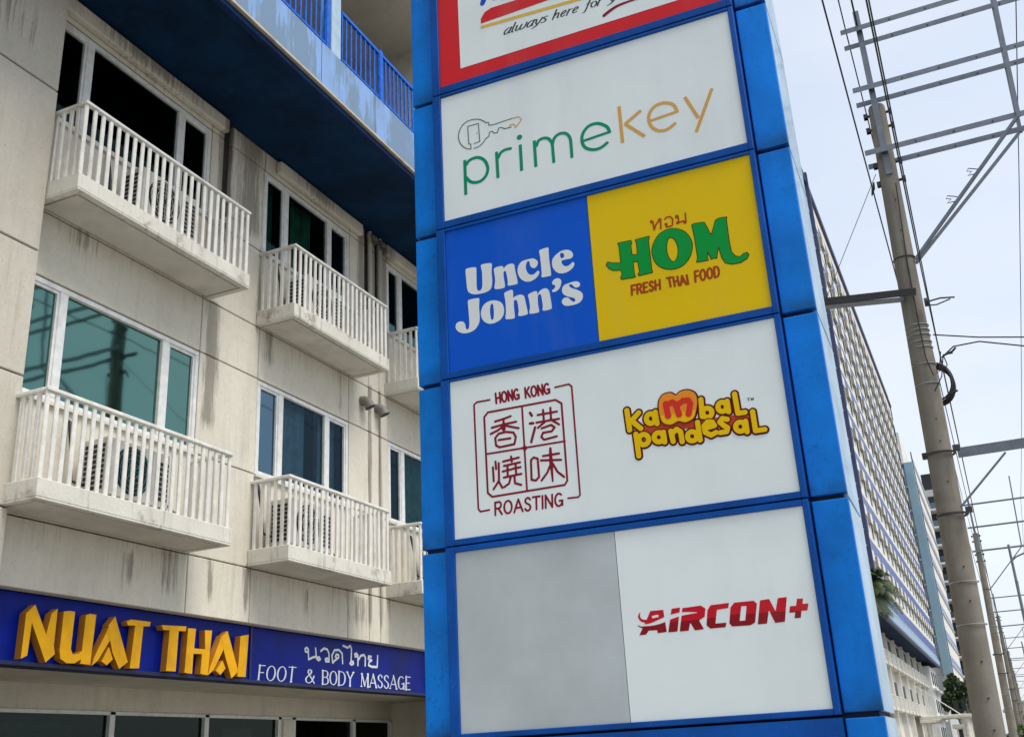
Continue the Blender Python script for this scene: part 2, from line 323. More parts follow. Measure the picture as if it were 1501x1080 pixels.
# ------------------------------------------------------------------ flat lettering: strokes and outlines filled by a distance field
def smooth_line(pts, closed=False, k=5):
    P = [np.array(p, float) for p in pts]; n = len(P); out_ = []
    rng = range(n) if closed else range(n-1)
    for i in rng:
        p0 = P[(i-1) % n] if closed or i > 0 else P[i]; p1 = P[i]; p2 = P[(i+1) % n]
        p3 = P[(i+2) % n] if closed or i+2 < n else p2
        for j in range(k):
            t = j/k
            out_.append(.5*((2*p1)+(-p0+p2)*t+(2*p0-5*p1+4*p2-p3)*t*t+(-p0+3*p1-3*p2+p3)*t**3))
    if not closed: out_.append(P[-1])
    return out_
class Field:
    def __init__(s, u0, u1, v0, v1, h):
        s.u = np.arange(u0, u1+h, h); s.v = np.arange(v0, v1+h, h); s.U, s.V = np.meshgrid(s.u, s.v)
        s.f = np.full(s.U.shape, 9.0); s.h = h
    def _win(s, a, b, r):
        i0 = max(0, int((min(a[0], b[0])-r-s.u[0])/s.h)-2); i1 = min(len(s.u), int((max(a[0], b[0])+r-s.u[0])/s.h)+3)
        j0 = max(0, int((min(a[1], b[1])-r-s.v[0])/s.h)-2); j1 = min(len(s.v), int((max(a[1], b[1])+r-s.v[0])/s.h)+3)
        return slice(j0, j1), slice(i0, i1)
    def capsule(s, a, b, ra, rb, butt=False, sub=False, pad=.03):
        W = s._win(a, b, max(ra, rb)+pad); U, V = s.U[W], s.V[W]
        if U.size == 0: return
        dx, dy = b[0]-a[0], b[1]-a[1]; L2 = dx*dx+dy*dy+1e-12
        t = ((U-a[0])*dx+(V-a[1])*dy)/L2
        if butt:
            L = math.sqrt(L2); pd = np.abs((V-a[1])*dx-(U-a[0])*dy)/L
            d = np.maximum(pd-ra, np.maximum(-t*L, (t-1)*L))
        else:
            t = np.clip(t, 0, 1); d = np.hypot(U-a[0]-t*dx, V-a[1]-t*dy)-(ra+(rb-ra)*t)
        s.f[W] = np.maximum(s.f[W], -d) if sub else np.minimum(s.f[W], d)
    def stroke(s, pts, r, butt=False, sub=False, pad=.03):
        R = r if isinstance(r, (list, tuple)) else [r]*len(pts)
        for i in range(len(pts)-1):
            s.capsule(pts[i], pts[i+1], R[i], R[i+1], butt and len(pts) == 2, sub, pad)
    def poly(s, pts, holes=(), pad=.03):
        P = np.array(pts); lo, hi = P.min(0), P.max(0); W = s._win(lo, hi, pad); U, V = s.U[W], s.V[W]
        d = np.full(U.shape, 9.0); ins = np.zeros(U.shape, bool)
        for ring in [pts]+list(holes):
            n = len(ring)
            for i in range(n):
                a, b = ring[i], ring[(i+1) % n]; dx, dy = b[0]-a[0], b[1]-a[1]; L2 = dx*dx+dy*dy+1e-12
                t = np.clip(((U-a[0])*dx+(V-a[1])*dy)/L2, 0, 1); d = np.minimum(d, np.hypot(U-a[0]-t*dx, V-a[1]-t*dy))
                if a[1] != b[1]:
                    c = ((a[1] > V) != (b[1] > V)) & (U < (b[0]-a[0])*(V-a[1])/(b[1]-a[1])+a[0]); ins ^= c
        d = np.where(ins, -d, d); s.f[W] = np.minimum(s.f[W], d)
    def mesh(s, grow=0, clip=None):
        f = s.f-grow
        if clip is not None: f = np.maximum(f, clip(s.U, s.V))
        f = np.where(np.abs(f) < 1e-7, 1e-7, f); ins = f < 0
        u, v = s.u, s.v; vs = []; fs = []
        full = ins[:-1, :-1] & ins[:-1, 1:] & ins[1:, :-1] & ins[1:, 1:]
        anyc = ins[:-1, :-1] | ins[:-1, 1:] | ins[1:, :-1] | ins[1:, 1:]
        for j in range(full.shape[0]):
            row = full[j]; 
            if row.any():
                e = np.diff(np.concatenate([[0], row.view(np.int8), [0]])); st = np.where(e == 1)[0]; en = np.where(e == -1)[0]
                for a, b in zip(st, en):
                    q = len(vs); vs += [(u[a], v[j]), (u[b], v[j]), (u[b], v[j+1]), (u[a], v[j+1])]; fs.append((q, q+1, q+2, q+3))
        J, I = np.where(anyc & ~full)
        for j, i in zip(J, I):
            c = [(u[i], v[j], f[j, i]), (u[i+1], v[j], f[j, i+1]), (u[i+1], v[j+1], f[j+1, i+1]), (u[i], v[j+1], f[j+1, i])]
            p = []
            for k in range(4):
                a, b = c[k], c[(k+1) % 4]
                if a[2] < 0: p.append((a[0], a[1]))
                if (a[2] < 0) != (b[2] < 0):
                    t = a[2]/(a[2]-b[2]); p.append((a[0]+t*(b[0]-a[0]), a[1]+t*(b[1]-a[1])))
            if len(p) > 2:
                q = len(vs); vs += p; fs.append(tuple(range(q, q+len(p))))
        return vs, fs

# stroke alphabet, unit box (x to the right, y up); 'o' arcs are smoothed polylines
def arc(cx, cy, rx, ry, a0, a1, n=14):
    return [(cx+rx*math.cos(math.radians(a0+(a1-a0)*i/n)), cy+ry*math.sin(math.radians(a0+(a1-a0)*i/n))) for i in range(n+1)]
GL = {
 'A': (.9, [[(0, 0), (.45, 1)], [(.45, 1), (.9, 0)], [(.15, .33), (.75, .33)]]),
 'B': (.72, [[(.05, 0), (.05, 1)], [(.05, 1), (.4, 1)]+arc(.4, .76, .26, .24, 90, -90)+[(.05, .52)], [(.05, .52), (.42, .52)]+arc(.42, .26, .3, .26, 90, -90)+[(.05, 0)]]),
 'D': (.82, [[(.05, 0), (.05, 1)], [(.05, 1), (.35, 1)]+arc(.35, .5, .45, .5, 90, -90)+[(.05, 0)]]),
 'E': (.65, [[(.05, 0), (.05, 1)], [(.05, 1), (.62, 1)], [(.05, .52), (.52, .52)], [(.05, 0), (.64, 0)]]),
 'F': (.6, [[(.05, 0), (.05, 1)], [(.05, 1), (.6, 1)], [(.05, .52), (.5, .52)]]),
 'G': (.85, [arc(.43, .5, .4, .5, 50, 330)+[(.8, .42)], [(.5, .42), (.82, .42)], [(.8, .42), (.8, .05)]]),
 'H': (.8, [[(.05, 0), (.05, 1)], [(.75, 0), (.75, 1)], [(.05, .5), (.75, .5)]]),
 'I': (.12, [[(.06, 0), (.06, 1)]]),
 'K': (.75, [[(.05, 0), (.05, 1)], [(.7, 1), (.08, .42)], [(.27, .58), (.75, 0)]]),
 'M': (1.0, [[(.05, 0), (.08, 1)], [(.08, 1), (.5, .08)], [(.5, .08), (.92, 1)], [(.92, 1), (.95, 0)]]),
 'N': (.8, [[(.05, 0), (.05, 1)], [(.05, 1), (.75, 0)], [(.75, 0), (.75, 1)]]),
 'O': (.86, [arc(.43, .5, .4, .5, 90, 450, 26)]),
 'R': (.75, [[(.05, 0), (.05, 1)], [(.05, 1), (.4, 1)]+arc(.4, .76, .27, .26, 90, -90)+[(.05, .5)], [(.38, .5), (.74, 0)]]),
 'S': (.65, [smooth_line([(.58, .85), (.45, .98), (.25, 1), (.08, .84), (.12, .65), (.35, .52), (.55, .38), (.6, .2), (.45, .02), (.22, 0), (.04, .16)])]),
 'T': (.74, [[(.37, 0), (.37, 1)], [(0, 1), (.74, 1)]]),
 'Y': (.8, [[(.4, 0), (.4, .48)], [(.4, .48), (.02, 1)], [(.4, .48), (.78, 1)]]),
 '&': (.95, [smooth_line([(.9, 0), (.6, .35), (.3, .72), (.28, .9), (.42, 1), (.58, .88), (.5, .68), (.2, .46), (.04, .25), (.15, .04), (.4, 0), (.65, .15), (.85, .5)])]),
 ' ': (.45, []),
 'a': (.55, [smooth_line([(.45, .62), (.3, .68), (.12, .5), (.06, .2), (.15, 0), (.32, .1), (.45, .4)]), [(.5, .68), (.4, .1), (.52, .03)]]),
 'l': (.25, [[(.14, 1.1), (.06, .1), (.18, 0)]]),
 'w': (.85, [smooth_line([(.03, .62), (.12, .6), (.08, .15), (.18, .02), (.35, .2), (.45, .6)]), smooth_line([(.45, .6), (.4, .15), (.52, .0), (.72, .2), (.8, .66)])]),
 'y': (.55, [smooth_line([(.02, .6), (.12, .62), (.14, .2), (.22, .04)]), smooth_line([(.52, .66), (.4, .25), (.18, -.2), (-.05, -.35)])]),
 's': (.42, [smooth_line([(.38, .6), (.2, .66), (.1, .5), (.28, .3), (.28, .1), (.1, 0), (-.02, .06)])]),
 'h': (.58, [[(.15, 1.1), (.04, 0)], smooth_line([(.08, .35), (.25, .62), (.4, .6), (.4, .3), (.38, .05), (.5, .03)])]),
 'e': (.48, [smooth_line([(.08, .28), (.3, .38), (.38, .55), (.26, .68), (.1, .5), (.05, .2), (.15, 0), (.38, .08)])]),
 'r': (.42, [[(.12, .64), (.04, 0)], smooth_line([(.08, .35), (.2, .6), (.38, .62)])]),
 'f': (.42, [smooth_line([(.5, 1.02), (.38, 1.1), (.28, .9), (.18, .2), (.08, -.25), (-.08, -.3)]), [(.08, .62), (.42, .64)]]),
 'o': (.52, [arc(.25, .33, .2, .33, 90, 450, 18)]),
 'u': (.56, [smooth_line([(.08, .62), (.04, .2), (.15, 0), (.32, .12), (.45, .5)]), [(.5, .64), (.42, .1), (.52, .02)]]),
}
def text_strokes(word, BL, BR, TL, gap=.16):
    """letters of a word laid out in the skewed box given by its base line and top left corner -> strokes (in trace pixels)"""
    BL, BR, TL = np.array(BL, float), np.array(BR, float), np.array(TL, float)
    tot = sum(GL[c][0] for c in word)+gap*(len(word)-1); ex = (BR-BL)/tot; ey = TL-BL; x = 0; out_ = []
    for c in word:
        wdt, st = GL[c]
        for q in st: out_.append([tuple(BL+ex*(x+p[0])+ey*p[1]) for p in q])
        x += wdt+gap
    return out_
def serif_strokes(word, BL, BR, TL, r, gap=.2):
    """same, with thick stems, thin hairlines and short foot serifs -> (points, radii)"""
    BL, BR, TL = np.array(BL, float), np.array(BR, float), np.array(TL, float)
    tot = sum(GL[c][0] for c in word)+gap*(len(word)-1); ex = (BR-BL)/tot; ey = TL-BL; x = 0; out_ = []
    for c in word:
        wdt, st = GL[c]
        for q in st:
            rr = []
            for i in range(len(q)):
                a, b = q[max(i-1, 0)], q[min(i+1, len(q)-1)]
                dx, dy = abs(b[0]-a[0])*1.0, abs(b[1]-a[1]); s_ = dy/(math.hypot(dx, dy)+1e-9)
                k_ = .38+.75*s_**3
                if c in 'AMN' and len(q) == 2 and b[1] > a[1]: k_ = .42
                rr.append(r*k_)
            out_.append(([tuple(BL+ex*(x+p[0])+ey*p[1]) for p in q], rr))
            if len(q) == 2 and abs(q[0][1]-q[1][1]) > .4:
                for p in q:
                    if p[1] in (0, 1) and not (c == 'M' and p[0] == .5) and not (c == 'A' and p[1] == 1):
                        out_.append(([tuple(BL+ex*(x+p[0]-.11)+ey*p[1]), tuple(BL+ex*(x+p[0]+.11)+ey*p[1])], [r*.4]*2))
                    elif p[1] == 1 and c in 'T': pass
        x += wdt+gap
    return out_

class Plane:
    """a real sign face: maps traced image points on to it once, to get lettering the right size and place"""
    def __init__(s, o, eu, ev, n): s.o, s.eu, s.ev, s.n = map(lambda a: np.array(a, float), (o, eu, ev, n))
    def uv(s, px, py):
        d = ray(px, py); t = (s.o@s.n)/(d@s.n); p = d*t-s.o; return (p@s.eu, p@s.ev)
    def tr(s, crop, sc, pts): return [s.uv(crop[0]+p[0]/sc, crop[1]+p[1]/sc) for p in pts]
    def scale(s, px, py):
        a = s.uv(px, py); b = s.uv(px+1, py); c = s.uv(px, py+1); return .5*(math.dist(a, b)+math.dist(a, c))
# ================================================================== ground, street
def sheet(name, mat, x0, x1, y0, y1, z):
    return tag(MB().add([(x0, y0, z), (x1, y0, z), (x1, y1, z), (x0, y1, z)], [(0, 1, 2, 3)]).build(name, mat), kind='structure')
sheet('ground', 'ground_mat', -400, 400, -200, 1200, -H)
sheet('road', 'asphalt', .9, 14, -60, 600, -H+.006)
tag(MB().box(-5.2, .75, -40, 400, -H-.2, -H+.13).build('pavement', 'pavement'), kind='structure')
tag(MB().box(.75, .9, -40, 400, -H-.2, -H+.15).build('kerb', 'slab'), kind='structure')
for k in range(14):
    tag(MB().add([(7.3, -20+k*9, -H+.012), (7.45, -20+k*9, -H+.012), (7.45, -16+k*9, -H+.012), (7.3, -16+k*9, -H+.012)], [(0, 1, 2, 3)]).build('lane_line', 'paint_line'), kind='structure')

# ================================================================== near apartment building
bld = empty('apartment_building', (-7.6, 10, -H), 'stained cream apartment block with railed balconies and navy overhang, left of the blue sign', 'building')
XF = -7.6
ZR = [1.66, 2.28, 3.39, 4.59, 5.26, 6.31, 7.52, 7.80]
BAYS = [(6.30, 8.74, (6.785, 8.205)), (9.80, 11.83, (10.29, 11.31)), (12.90, 14.95, (13.33, 14.45)), (16.05, 18.1, (16.5, 17.6))]
cols = [(6.30, 8.74, 1), (8.74, 9.80, -1), (8.74, 8.97, 2), (9.12, 9.80, 2), (9.80, 11.83, 1), (11.83, 12.36, -1), (12.36, 12.65, -1), (12.65, 12.90, -1), (11.83, 12.25, 2), (12.42, 12.55, 2), (12.68, 12.90, 2), (12.90, 14.95, 1), (14.95, 15.3, 0), (15.4, 16.05, 0), (16.05, 18.1, 1), (18.1, 22, 0), (22, 30, 0), (30, 45, 0), (45, 62, 0)]
core = MB()
g_ = .007
for (y0, y1, win) in cols:
    for i in range(len(ZR)-1):
        z0, z1 = ZR[i], ZR[i+1]
        if win == 1 and i in (2, 5): continue
        if (win == -1 and i > 4) or (win == 2 and i < 5): continue
        pr = 0.0
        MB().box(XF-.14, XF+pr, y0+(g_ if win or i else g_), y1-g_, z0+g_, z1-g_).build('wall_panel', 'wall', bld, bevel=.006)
for (y0, y1) in [(8.74, 9.8), (11.83, 12.9), (14.95, 16.05), (18.1, 62)]: core.box(XF-.4, XF-.06, y0, y1, 1.68, 7.8)
for (y0, y1, _) in BAYS:
    core.box(XF-.4, XF-.06, y0, y1, 1.68, 3.37); core.box(XF-.4, XF-.06, y0, y1, 4.61, 6.29); core.box(XF-.4, XF-.06, y0, y1, 7.54, 7.8)
core.build('wall_core', 'joint', bld)
# beams under the overhang
for (y0, y1, z0) in [(6.3, 8.95, 7.58), (10.02, 12.08, 7.58), (12.78, 15.0, 7.58), (16.05, 18.1, 7.58)]:
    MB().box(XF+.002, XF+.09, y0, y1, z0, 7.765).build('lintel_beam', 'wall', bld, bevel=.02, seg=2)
# left pier of large panels
for z0, z1 in [(-H, 1.1), (1.1, 2.28), (2.28, 3.47), (3.47, 4.71), (4.71, 6.47), (6.47, 7.79)]:
    for y0, y1 in [(-9, -5), (-5, -1), (-1, 3), (3, 6.27)]:
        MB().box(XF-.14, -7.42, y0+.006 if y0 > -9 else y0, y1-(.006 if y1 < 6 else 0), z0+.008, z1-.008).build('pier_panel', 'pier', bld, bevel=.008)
MB().box(XF-.3, -7.45, -9.02, 6.25, -H, 7.78).build('pier_core', 'joint', bld)
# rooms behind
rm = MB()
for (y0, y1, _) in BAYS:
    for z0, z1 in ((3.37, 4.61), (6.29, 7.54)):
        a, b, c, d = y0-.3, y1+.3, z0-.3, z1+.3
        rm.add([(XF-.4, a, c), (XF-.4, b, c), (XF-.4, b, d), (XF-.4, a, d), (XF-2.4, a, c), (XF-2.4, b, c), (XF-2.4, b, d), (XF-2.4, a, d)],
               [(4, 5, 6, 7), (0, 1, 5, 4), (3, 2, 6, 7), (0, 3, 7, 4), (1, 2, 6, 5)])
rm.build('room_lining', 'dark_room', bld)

def window(Y0, Y1, z0, z1, mul, gmat, cur=None, curspan=None):
    m = MB(); t = .055; xa, xb = XF-.075, XF-.005
    m.box(xa, xb, Y0, Y1, z1-t, z1); m.box(xa, xb, Y0, Y1, z0, z0+t); m.box(xa, xb, Y0, Y0+t, z0+t, z1-t); m.box(xa, xb, Y1-t, Y1, z0+t, z1-t)
    for q in mul: m.box(xa, xb, q-.05, q+.05, z0+t, z1-t)
    fr = m.build('window', 'frame_white', bld, bevel=.006)
    ed = [Y0+t]+[v for q in mul for v in (q-.05, q+.05)]+[Y1-t]
    for i in range(0, len(ed), 2):
        j = random.uniform(-.004, .004)
        MB().add([(XF-.045, ed[i], z0+t), (XF-.045, ed[i+1], z0+t), (XF-.045+j, ed[i+1], z1-t), (XF-.045+j, ed[i], z1-t)], [(0, 1, 2, 3)]).build('pane', gmat, fr)
        if i != 2: 
            b = MB(); s = .028; a0, a1 = ed[i], ed[i+1]
            b.box(XF-.06, XF-.02, a0, a1, z1-t-s, z1-t); b.box(XF-.06, XF-.02, a0, a0+s, z0+t, z1-t-s); b.box(XF-.06, XF-.02, a1-s, a1, z0+t, z1-t-s)
            b.build('sash', 'frame_white', fr)
    MB().box(XF-.02, XF+.035, Y0-.02, Y1+.02, z0-.035, z0-.002).build('sill', 'slab', fr)
    if cur:
        for (a, b) in curspan:
            n = int((b-a)/.02); vs = []; fs = []
            for i in range(n+1):
                y = a+(b-a)*i/n; x = XF-.22+.025*math.sin(i*.9)+.012*math.sin(i*.37+1)
                vs += [(x, y, z0-.1), (x, y, z1+.05)]
                if i: fs.append((2*i-2, 2*i, 2*i+1, 2*i-1))
            MB().add(vs, fs).build('curtain', cur, fr, smooth=True)
    return fr
WZ = [(3.39, 4.58), (6.31, 7.51)]
for bi, (y0, y1, mu) in enumerate(BAYS):
    lo = [('glass_teal', 'curtain_teal', [(y0, y1)]), ('glass_blue', 'curtain_blue', [(y0+.1, y0+1.3), (y0+1.5, y1)]), ('glass_blue', 'curtain_green', [(y0+.1, y0+.35), (y0+.8, y1-.4)]), ('glass_teal', 'curtain_teal', [(y0, y1)])][bi]
    hi = [('glass_dark', None, None), ('glass_dark', 'curtain_green', [(y0+.25, y0+.5), (y0+.85, y0+1.35)]), ('glass_dark', None, None), ('glass_dark', None, None)][bi]
    window(y0+.004, y1-.004, WZ[0][0]+.004, WZ[0][1], mu, *lo)
    window(y0+.004, y1-.004, WZ[1][0]+.004, WZ[1][1], mu, *hi)

# balconies
bal_me = {}
def baluster_mesh(h):
    if h not in bal_me:
        m = MB(); w_, d_ = .047, .028
        pr = [(-w_/2, -d_/2), (w_/2, -d_/2), (w_/2, d_/2), (-w_/2, d_/2)]
        me_ = bpy.data.meshes.new('baluster')
        vs = [(d, y, 0) for y, d in pr]+[(d, y, h) for y, d in pr]
        me_.from_pydata(vs, [], [(0,3,2,1),(4,5,6,7),(0,1,5,4),(1,2,6,5),(2,3,7,6),(3,0,4,7)])
        bm = bmesh.new(); bm.from_mesh(me_); bmesh.ops.recalc_face_normals(bm, faces=bm.faces)
        bmesh.ops.bevel(bm, geom=[e for e in bm.edges if abs(e.verts[0].co.z-e.verts[1].co.z) > .1], offset=.008, segments=1, affect='EDGES'); bm.to_mesh(me_); bm.free()
        me_.materials.append(MATS['rail_white']); bal_me[h] = me_
    return bal_me[h]
B0 = ORG[bld.name]-Vector((0, 0, H))
def balcony(Y0, Y1, zb, n):
    xo = -7.03; rnd = random.Random(int(Y0*10+zb*7))
    m = MB(); b_ = .05
    m.box(XF+.001, xo, Y0, Y1, zb+.022, zb+.185)
    # drip edge: a rim below, the soffit panel recessed in it
    m.box(xo-.07, xo, Y0, Y1, zb, zb+.022); m.box(XF+.001, xo-.07, Y0, Y0+.07, zb, zb+.022); m.box(XF+.001, xo-.07, Y1-.07, Y1, zb, zb+.022)
    s = m.build('balcony', 'slab', bld, bevel=.006)
    MB().box(XF+.03, xo-.1, Y0+.1, Y1-.1, zb+.004, zb+.0215).build('soffit_panel', 'slab_soffit', s)
    zt = zb+1.0; ztb = zt-.04; xr = xo-.035
    r = MB(); r.box(xr-.03, xr+.03, Y0+.01, Y1-.01, ztb, zt); r.box(XF+.002, xr-.032, Y0+.01, Y0+.07, ztb, zt); r.box(XF+.002, xr-.032, Y1-.07, Y1-.01, ztb, zt)
    r.build('handrail', 'rail_white', s, bevel=.008)
    h = round(ztb-(zb+.185), 4); me_ = baluster_mesh(h)
    zz = zb+.185
    def put(x, y, rz=0):
        o = link('baluster', me_, s, (x-B0.x, y-B0.y, zz-B0.z)); o.rotation_euler = (rnd.uniform(-.006, .006), rnd.uniform(-.006, .006), rz+rnd.uniform(-.04, .04))
    for i in range(n): put(xr, Y0+.04+(Y1-Y0-.08)*i/(n-1))
    for i in range(1, 6):
        x = xr+(XF-xr)*i/5.6
        put(x, Y0+.04, math.pi/2); put(x, Y1-.04, math.pi/2)
    return s
for zb in (2.29, 5.27):
    balcony(6.20 if zb < 3 else 6.28, 8.72 if zb < 3 else 8.85, zb, 24)
    balcony(9.72, 11.98, zb, 21)
    balcony(12.80, 15.05, zb, 21)
    balcony(15.95, 18.2, zb, 20)
# down pipes and bent vents
for (y, z0, z1) in [(12.34, 6.32, 7.78), (12.62, 6.32, 7.78), (15.35, 1.67, 7.78)]:
    MB().tube([(XF+.035, y, z0), (XF+.035, y, z1)], .035, 10).build('downpipe', 'pipe', bld, smooth=True)
for y in (12.16, 12.56):
    v = MB(); v.tube([(XF-.01, y, 4.99), (XF+.06, y, 4.985), (XF+.10, y+.01, 4.955), (XF+.13, y+.03, 4.88)], [.07, .07, .07, .082], 14, cap=False).build('vent_elbow', 'vent', bld, smooth=True)
for y in (12.36, 12.6):
    v = MB(); v.tube([(XF-.01, y, 7.72), (XF+.06, y, 7.70), (XF+.11, y, 7.66), (XF+.12, y, 7.58)], [.045]*4, 12, cap=False).build('vent_elbow', 'vent', bld, smooth=True)
# overhang: soffit, fascia, blue rail, terrace
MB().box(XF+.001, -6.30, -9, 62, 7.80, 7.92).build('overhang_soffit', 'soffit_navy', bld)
MB().box(-6.295, -6.215, -9, 62, 7.765, 7.85).build('soffit_edge', 'navy_lip', bld, bevel=.01)
MB().box(-6.23, -6.175, -9, 62, 7.853, 7.885).build('drip_strip', 'lip', bld)
fy = [-9, -6, -3, 0, 2.6, 5.2, 7.1, 9.0, 10.25, 11.5, 12.75, 14, 16, 18, 22, 30, 45, 62]
for a, b in zip(fy[:-1], fy[1:]):
    MB().box(-6.26, -6.19, a+.008, b-.008, 7.887, 8.51).build('fascia_panel', 'fascia', bld, bevel=.004)
MB().box(XF, -6.262, -9, 62, 7.921, 8.46).build('terrace_slab', 'joint', bld)
MB().box(XF-3.6, XF-.001, -9, 62, 8.2, 8.46).build('terrace_floor', 'terrace_wall', bld)
posts = [5.37, 6.64, 7.91, 9.16, 10.45, 11.7, 12.95, 14.2]
for y in posts: MB().box(-6.26, -6.20, y-.035, y+.035, 8.512, 9.36).build('rail_post', 'rail_blue', bld, bevel=.005)
for a, b in zip([4.0]+posts, posts+[15.5]):
    if a == 9.16: a0 = 9.48
    else: a0 = a+.037
    b0 = b-.037
    r = MB().box(-6.25, -6.21, a0, b0, 9.285, 9.33); r.box(-6.245, -6.215, a0, b0, 8.56, 8.59); r.box(-6.245, -6.215, a0, a0+.02, 8.5901, 9.2849); r.box(-6.245, -6.215, b0-.02, b0, 8.5901, 9.2849)
    rr = r.build('blue_railing', 'rail_blue', bld)
    n = max(2, int((b0-a0)/.105))
    for i in range(1, n):
        y = a0+(b0-a0)*i/n
        MB().box(-6.238, -6.222, y-.014, y+.014, 8.591, 9.284).build('baluster', 'rail_blue', rr)
MB().box(-6.40, -6.215, 9.25, 9.46, 8.512, 10.9).build('terrace_column', 'col_pale', bld, bevel=.01)
MB().box(-6.40, -6.215, 4.2, 4.41, 8.512, 10.9).build('terrace_column', 'col_pale', bld, bevel=.01)
MB().box(-6.2, -10.5, -9, 62, 10.9, 11.2).build('terrace_ceiling', 'ceiling', bld)
MB().box(-10.6, -10.4, -9, 62, 8.46, 10.9).build('terrace_back_wall', 'terrace_wall', bld)
MB().box(-10.4, -6.45, 12.4, 12.6, 8.46, 10.9).build('terrace_cross_wall', 'terrace_wall', bld)
MB().box(-6.2, -18, -9, 45, 11.2, 14).build('upper_wall', 't_wall', bld)
# ground floor under the wall: ceiling, shop front
SX = -9.0
MB().box(XF-.16, SX-1.5, 6.1, 20, 1.055, 1.6).build('arcade_ceiling', 'ceiling', bld)
MB().box(XF, XF-.14, 14.3, 62, -H, 1.65).build('lower_wall', 'wall', bld)
MB().box(SX, XF-.145, 15.25, 20, -H, 1.053).build('arcade_end_wall', 'wall', bld)
hd = MB().box(SX-.2, SX+.02, 6.1, 15.249, .80, 1.054); hd.build('shop_header', 'wall', bld)
shop = empty('shop_front', (SX, 10, -H), 'dark glazed shop front with white mullions below the blue massage sign', 'shop front')
S0 = .918
ys = [6.0, 9.24, 10.80, 12.28, 12.60, 14.12, 15.2]
fm = MB()
for y in ys: fm.box(SX-.06, SX+.05, y-.04, y+.04, -H, .798)
fm.box(SX-.06, SX+.05, 6.0, 15.2, .76, .7985); fm.box(SX-.06, SX+.05, 6.0, 15.2, -H, -H+.1)
fm.build('shop_frame', 'frame_white', shop, bevel=.004)
MB().box(SX-.08, SX+.08, 12.28+.041, 12.6-.041, -H, .758).build('shop_pillar', 'wall', shop)
for a, b in zip(ys[:-1], ys[1:]):
    if a == 12.28: continue
    MB().add([(SX, a+.04, -H+.1), (SX, b-.04, -H+.1), (SX, b-.04, .76), (SX, a+.04, .76)], [(0, 1, 2, 3)]).build('shop_pane', 'glass_shop', shop)
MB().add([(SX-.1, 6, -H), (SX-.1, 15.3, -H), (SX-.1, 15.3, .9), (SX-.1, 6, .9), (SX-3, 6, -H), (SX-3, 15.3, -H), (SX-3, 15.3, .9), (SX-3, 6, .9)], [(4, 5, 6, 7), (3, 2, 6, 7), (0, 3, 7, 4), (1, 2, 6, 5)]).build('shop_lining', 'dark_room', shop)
# posters behind the glass
MB().box(SX-.3, SX-.28, 11.5, 12.1, -.3, .66).build('window_poster', 'face_white', shop)
MB().box(SX-.32, SX-.3, 11.0, 11.6, -.2, .6).build('window_poster', 'ink_maroon', shop)
MB().box(SX-.3, SX-.28, 6.6, 9.0, -.3, .7).build('window_film', 'curtain_green', shop)

# ================================================================== air conditioners on the balconies
def ac_unit(Y0, z, label, w_=.84, hh=.60, x=-7.30, side='ac_white', face='ac_white'):
    t = empty('air_conditioner', (x, Y0+w_/2, z), label, 'air conditioner', 'air conditioning units standing on the balconies')
    d = .15
    m = MB().box(x-d, x+d, Y0, Y0+w_, z+.05, z+hh); m.build('casing', side, t, bevel=.012)
    f = MB().box(x-d+.02, x-d+.05, Y0+.06, Y0+.10, z, z+.05); 
    for yy in (Y0+.08, Y0+w_-.12): f.box(x-d, x+d, yy, yy+.04, z+.001, z+.049)
    f.build('foot', 'dark_steel', t)
    cy, cz, R_ = Y0+w_*.40, z+hh/2+.03, .235
    MB().tube([(x+d+.001, cy, cz), (x+d+.004, cy, cz)], R_, 28).build('fan_opening', 'black', t)
    g = MB()
    for rr in (.07, .12, .17, .21):
        P = [(x+d+.012, cy+rr*math.cos(a*math.pi/12), cz+rr*math.sin(a*math.pi/12)) for a in range(25)]
        g.tube(P, .004, 5, cap=False)
    for a in range(8): g.tube([(x+d+.014, cy+.03*math.cos(a*math.pi/4), cz+.03*math.sin(a*math.pi/4)), (x+d+.014, cy+.21*math.cos(a*math.pi/4), cz+.21*math.sin(a*math.pi/4))], .004, 5)
    g.build('fan_guard', face, t)
    s_ = MB()
    for i in range(9): s_.box(x-d+.03, x+d-.03, Y0-.006, Y0-.001, z+.1+i*.05, z+.133+i*.05)
    s_.build('side_louvre', 'black', t)
    v = MB()
    for i in range(8): v.box(x+d+.001, x+d+.006, Y0+w_-.20, Y0+w_-.03, z+.12+i*.05, z+.152+i*.05)
    v.build('front_louvre', 'black', t)
    MB().tube([(x-d+.04, Y0-.02, z+.16), (x-d-.03, Y0-.09, z+.2), (x-d-.05, Y0-.1, z+.5), (XF+.03, Y0-.08, z+.78), (XF-.005, Y0-.07, z+.8)], .018, 8).build('coolant_pipe', 'black', t, smooth=True)
    MB().tube([(x+d-.05, Y0+w_+.01, z+.12), (x+d+.0, Y0+w_+.08, z+.05), (x+d+.02, Y0+w_+.2, z+.02)], .012, 6).build('drain_hose', 'vent', t, smooth=True)
ac_unit(7.05, 2.475, 'white air conditioner with a teal face on the lower large balcony nearest the left edge', face='ac_teal')
ac_unit(7.20, 5.455, 'dusty air conditioner on the upper large balcony under the navy overhang')
ac_unit(9.92, 2.475, 'pale air conditioner at the left end of the lower middle balcony')
ac_unit(10.15, 5.455, 'air conditioner on the upper middle balcony beside a dark window')
ac_unit(13.55, 2.475, 'air conditioner on the lower balcony nearest the tall blue sign')

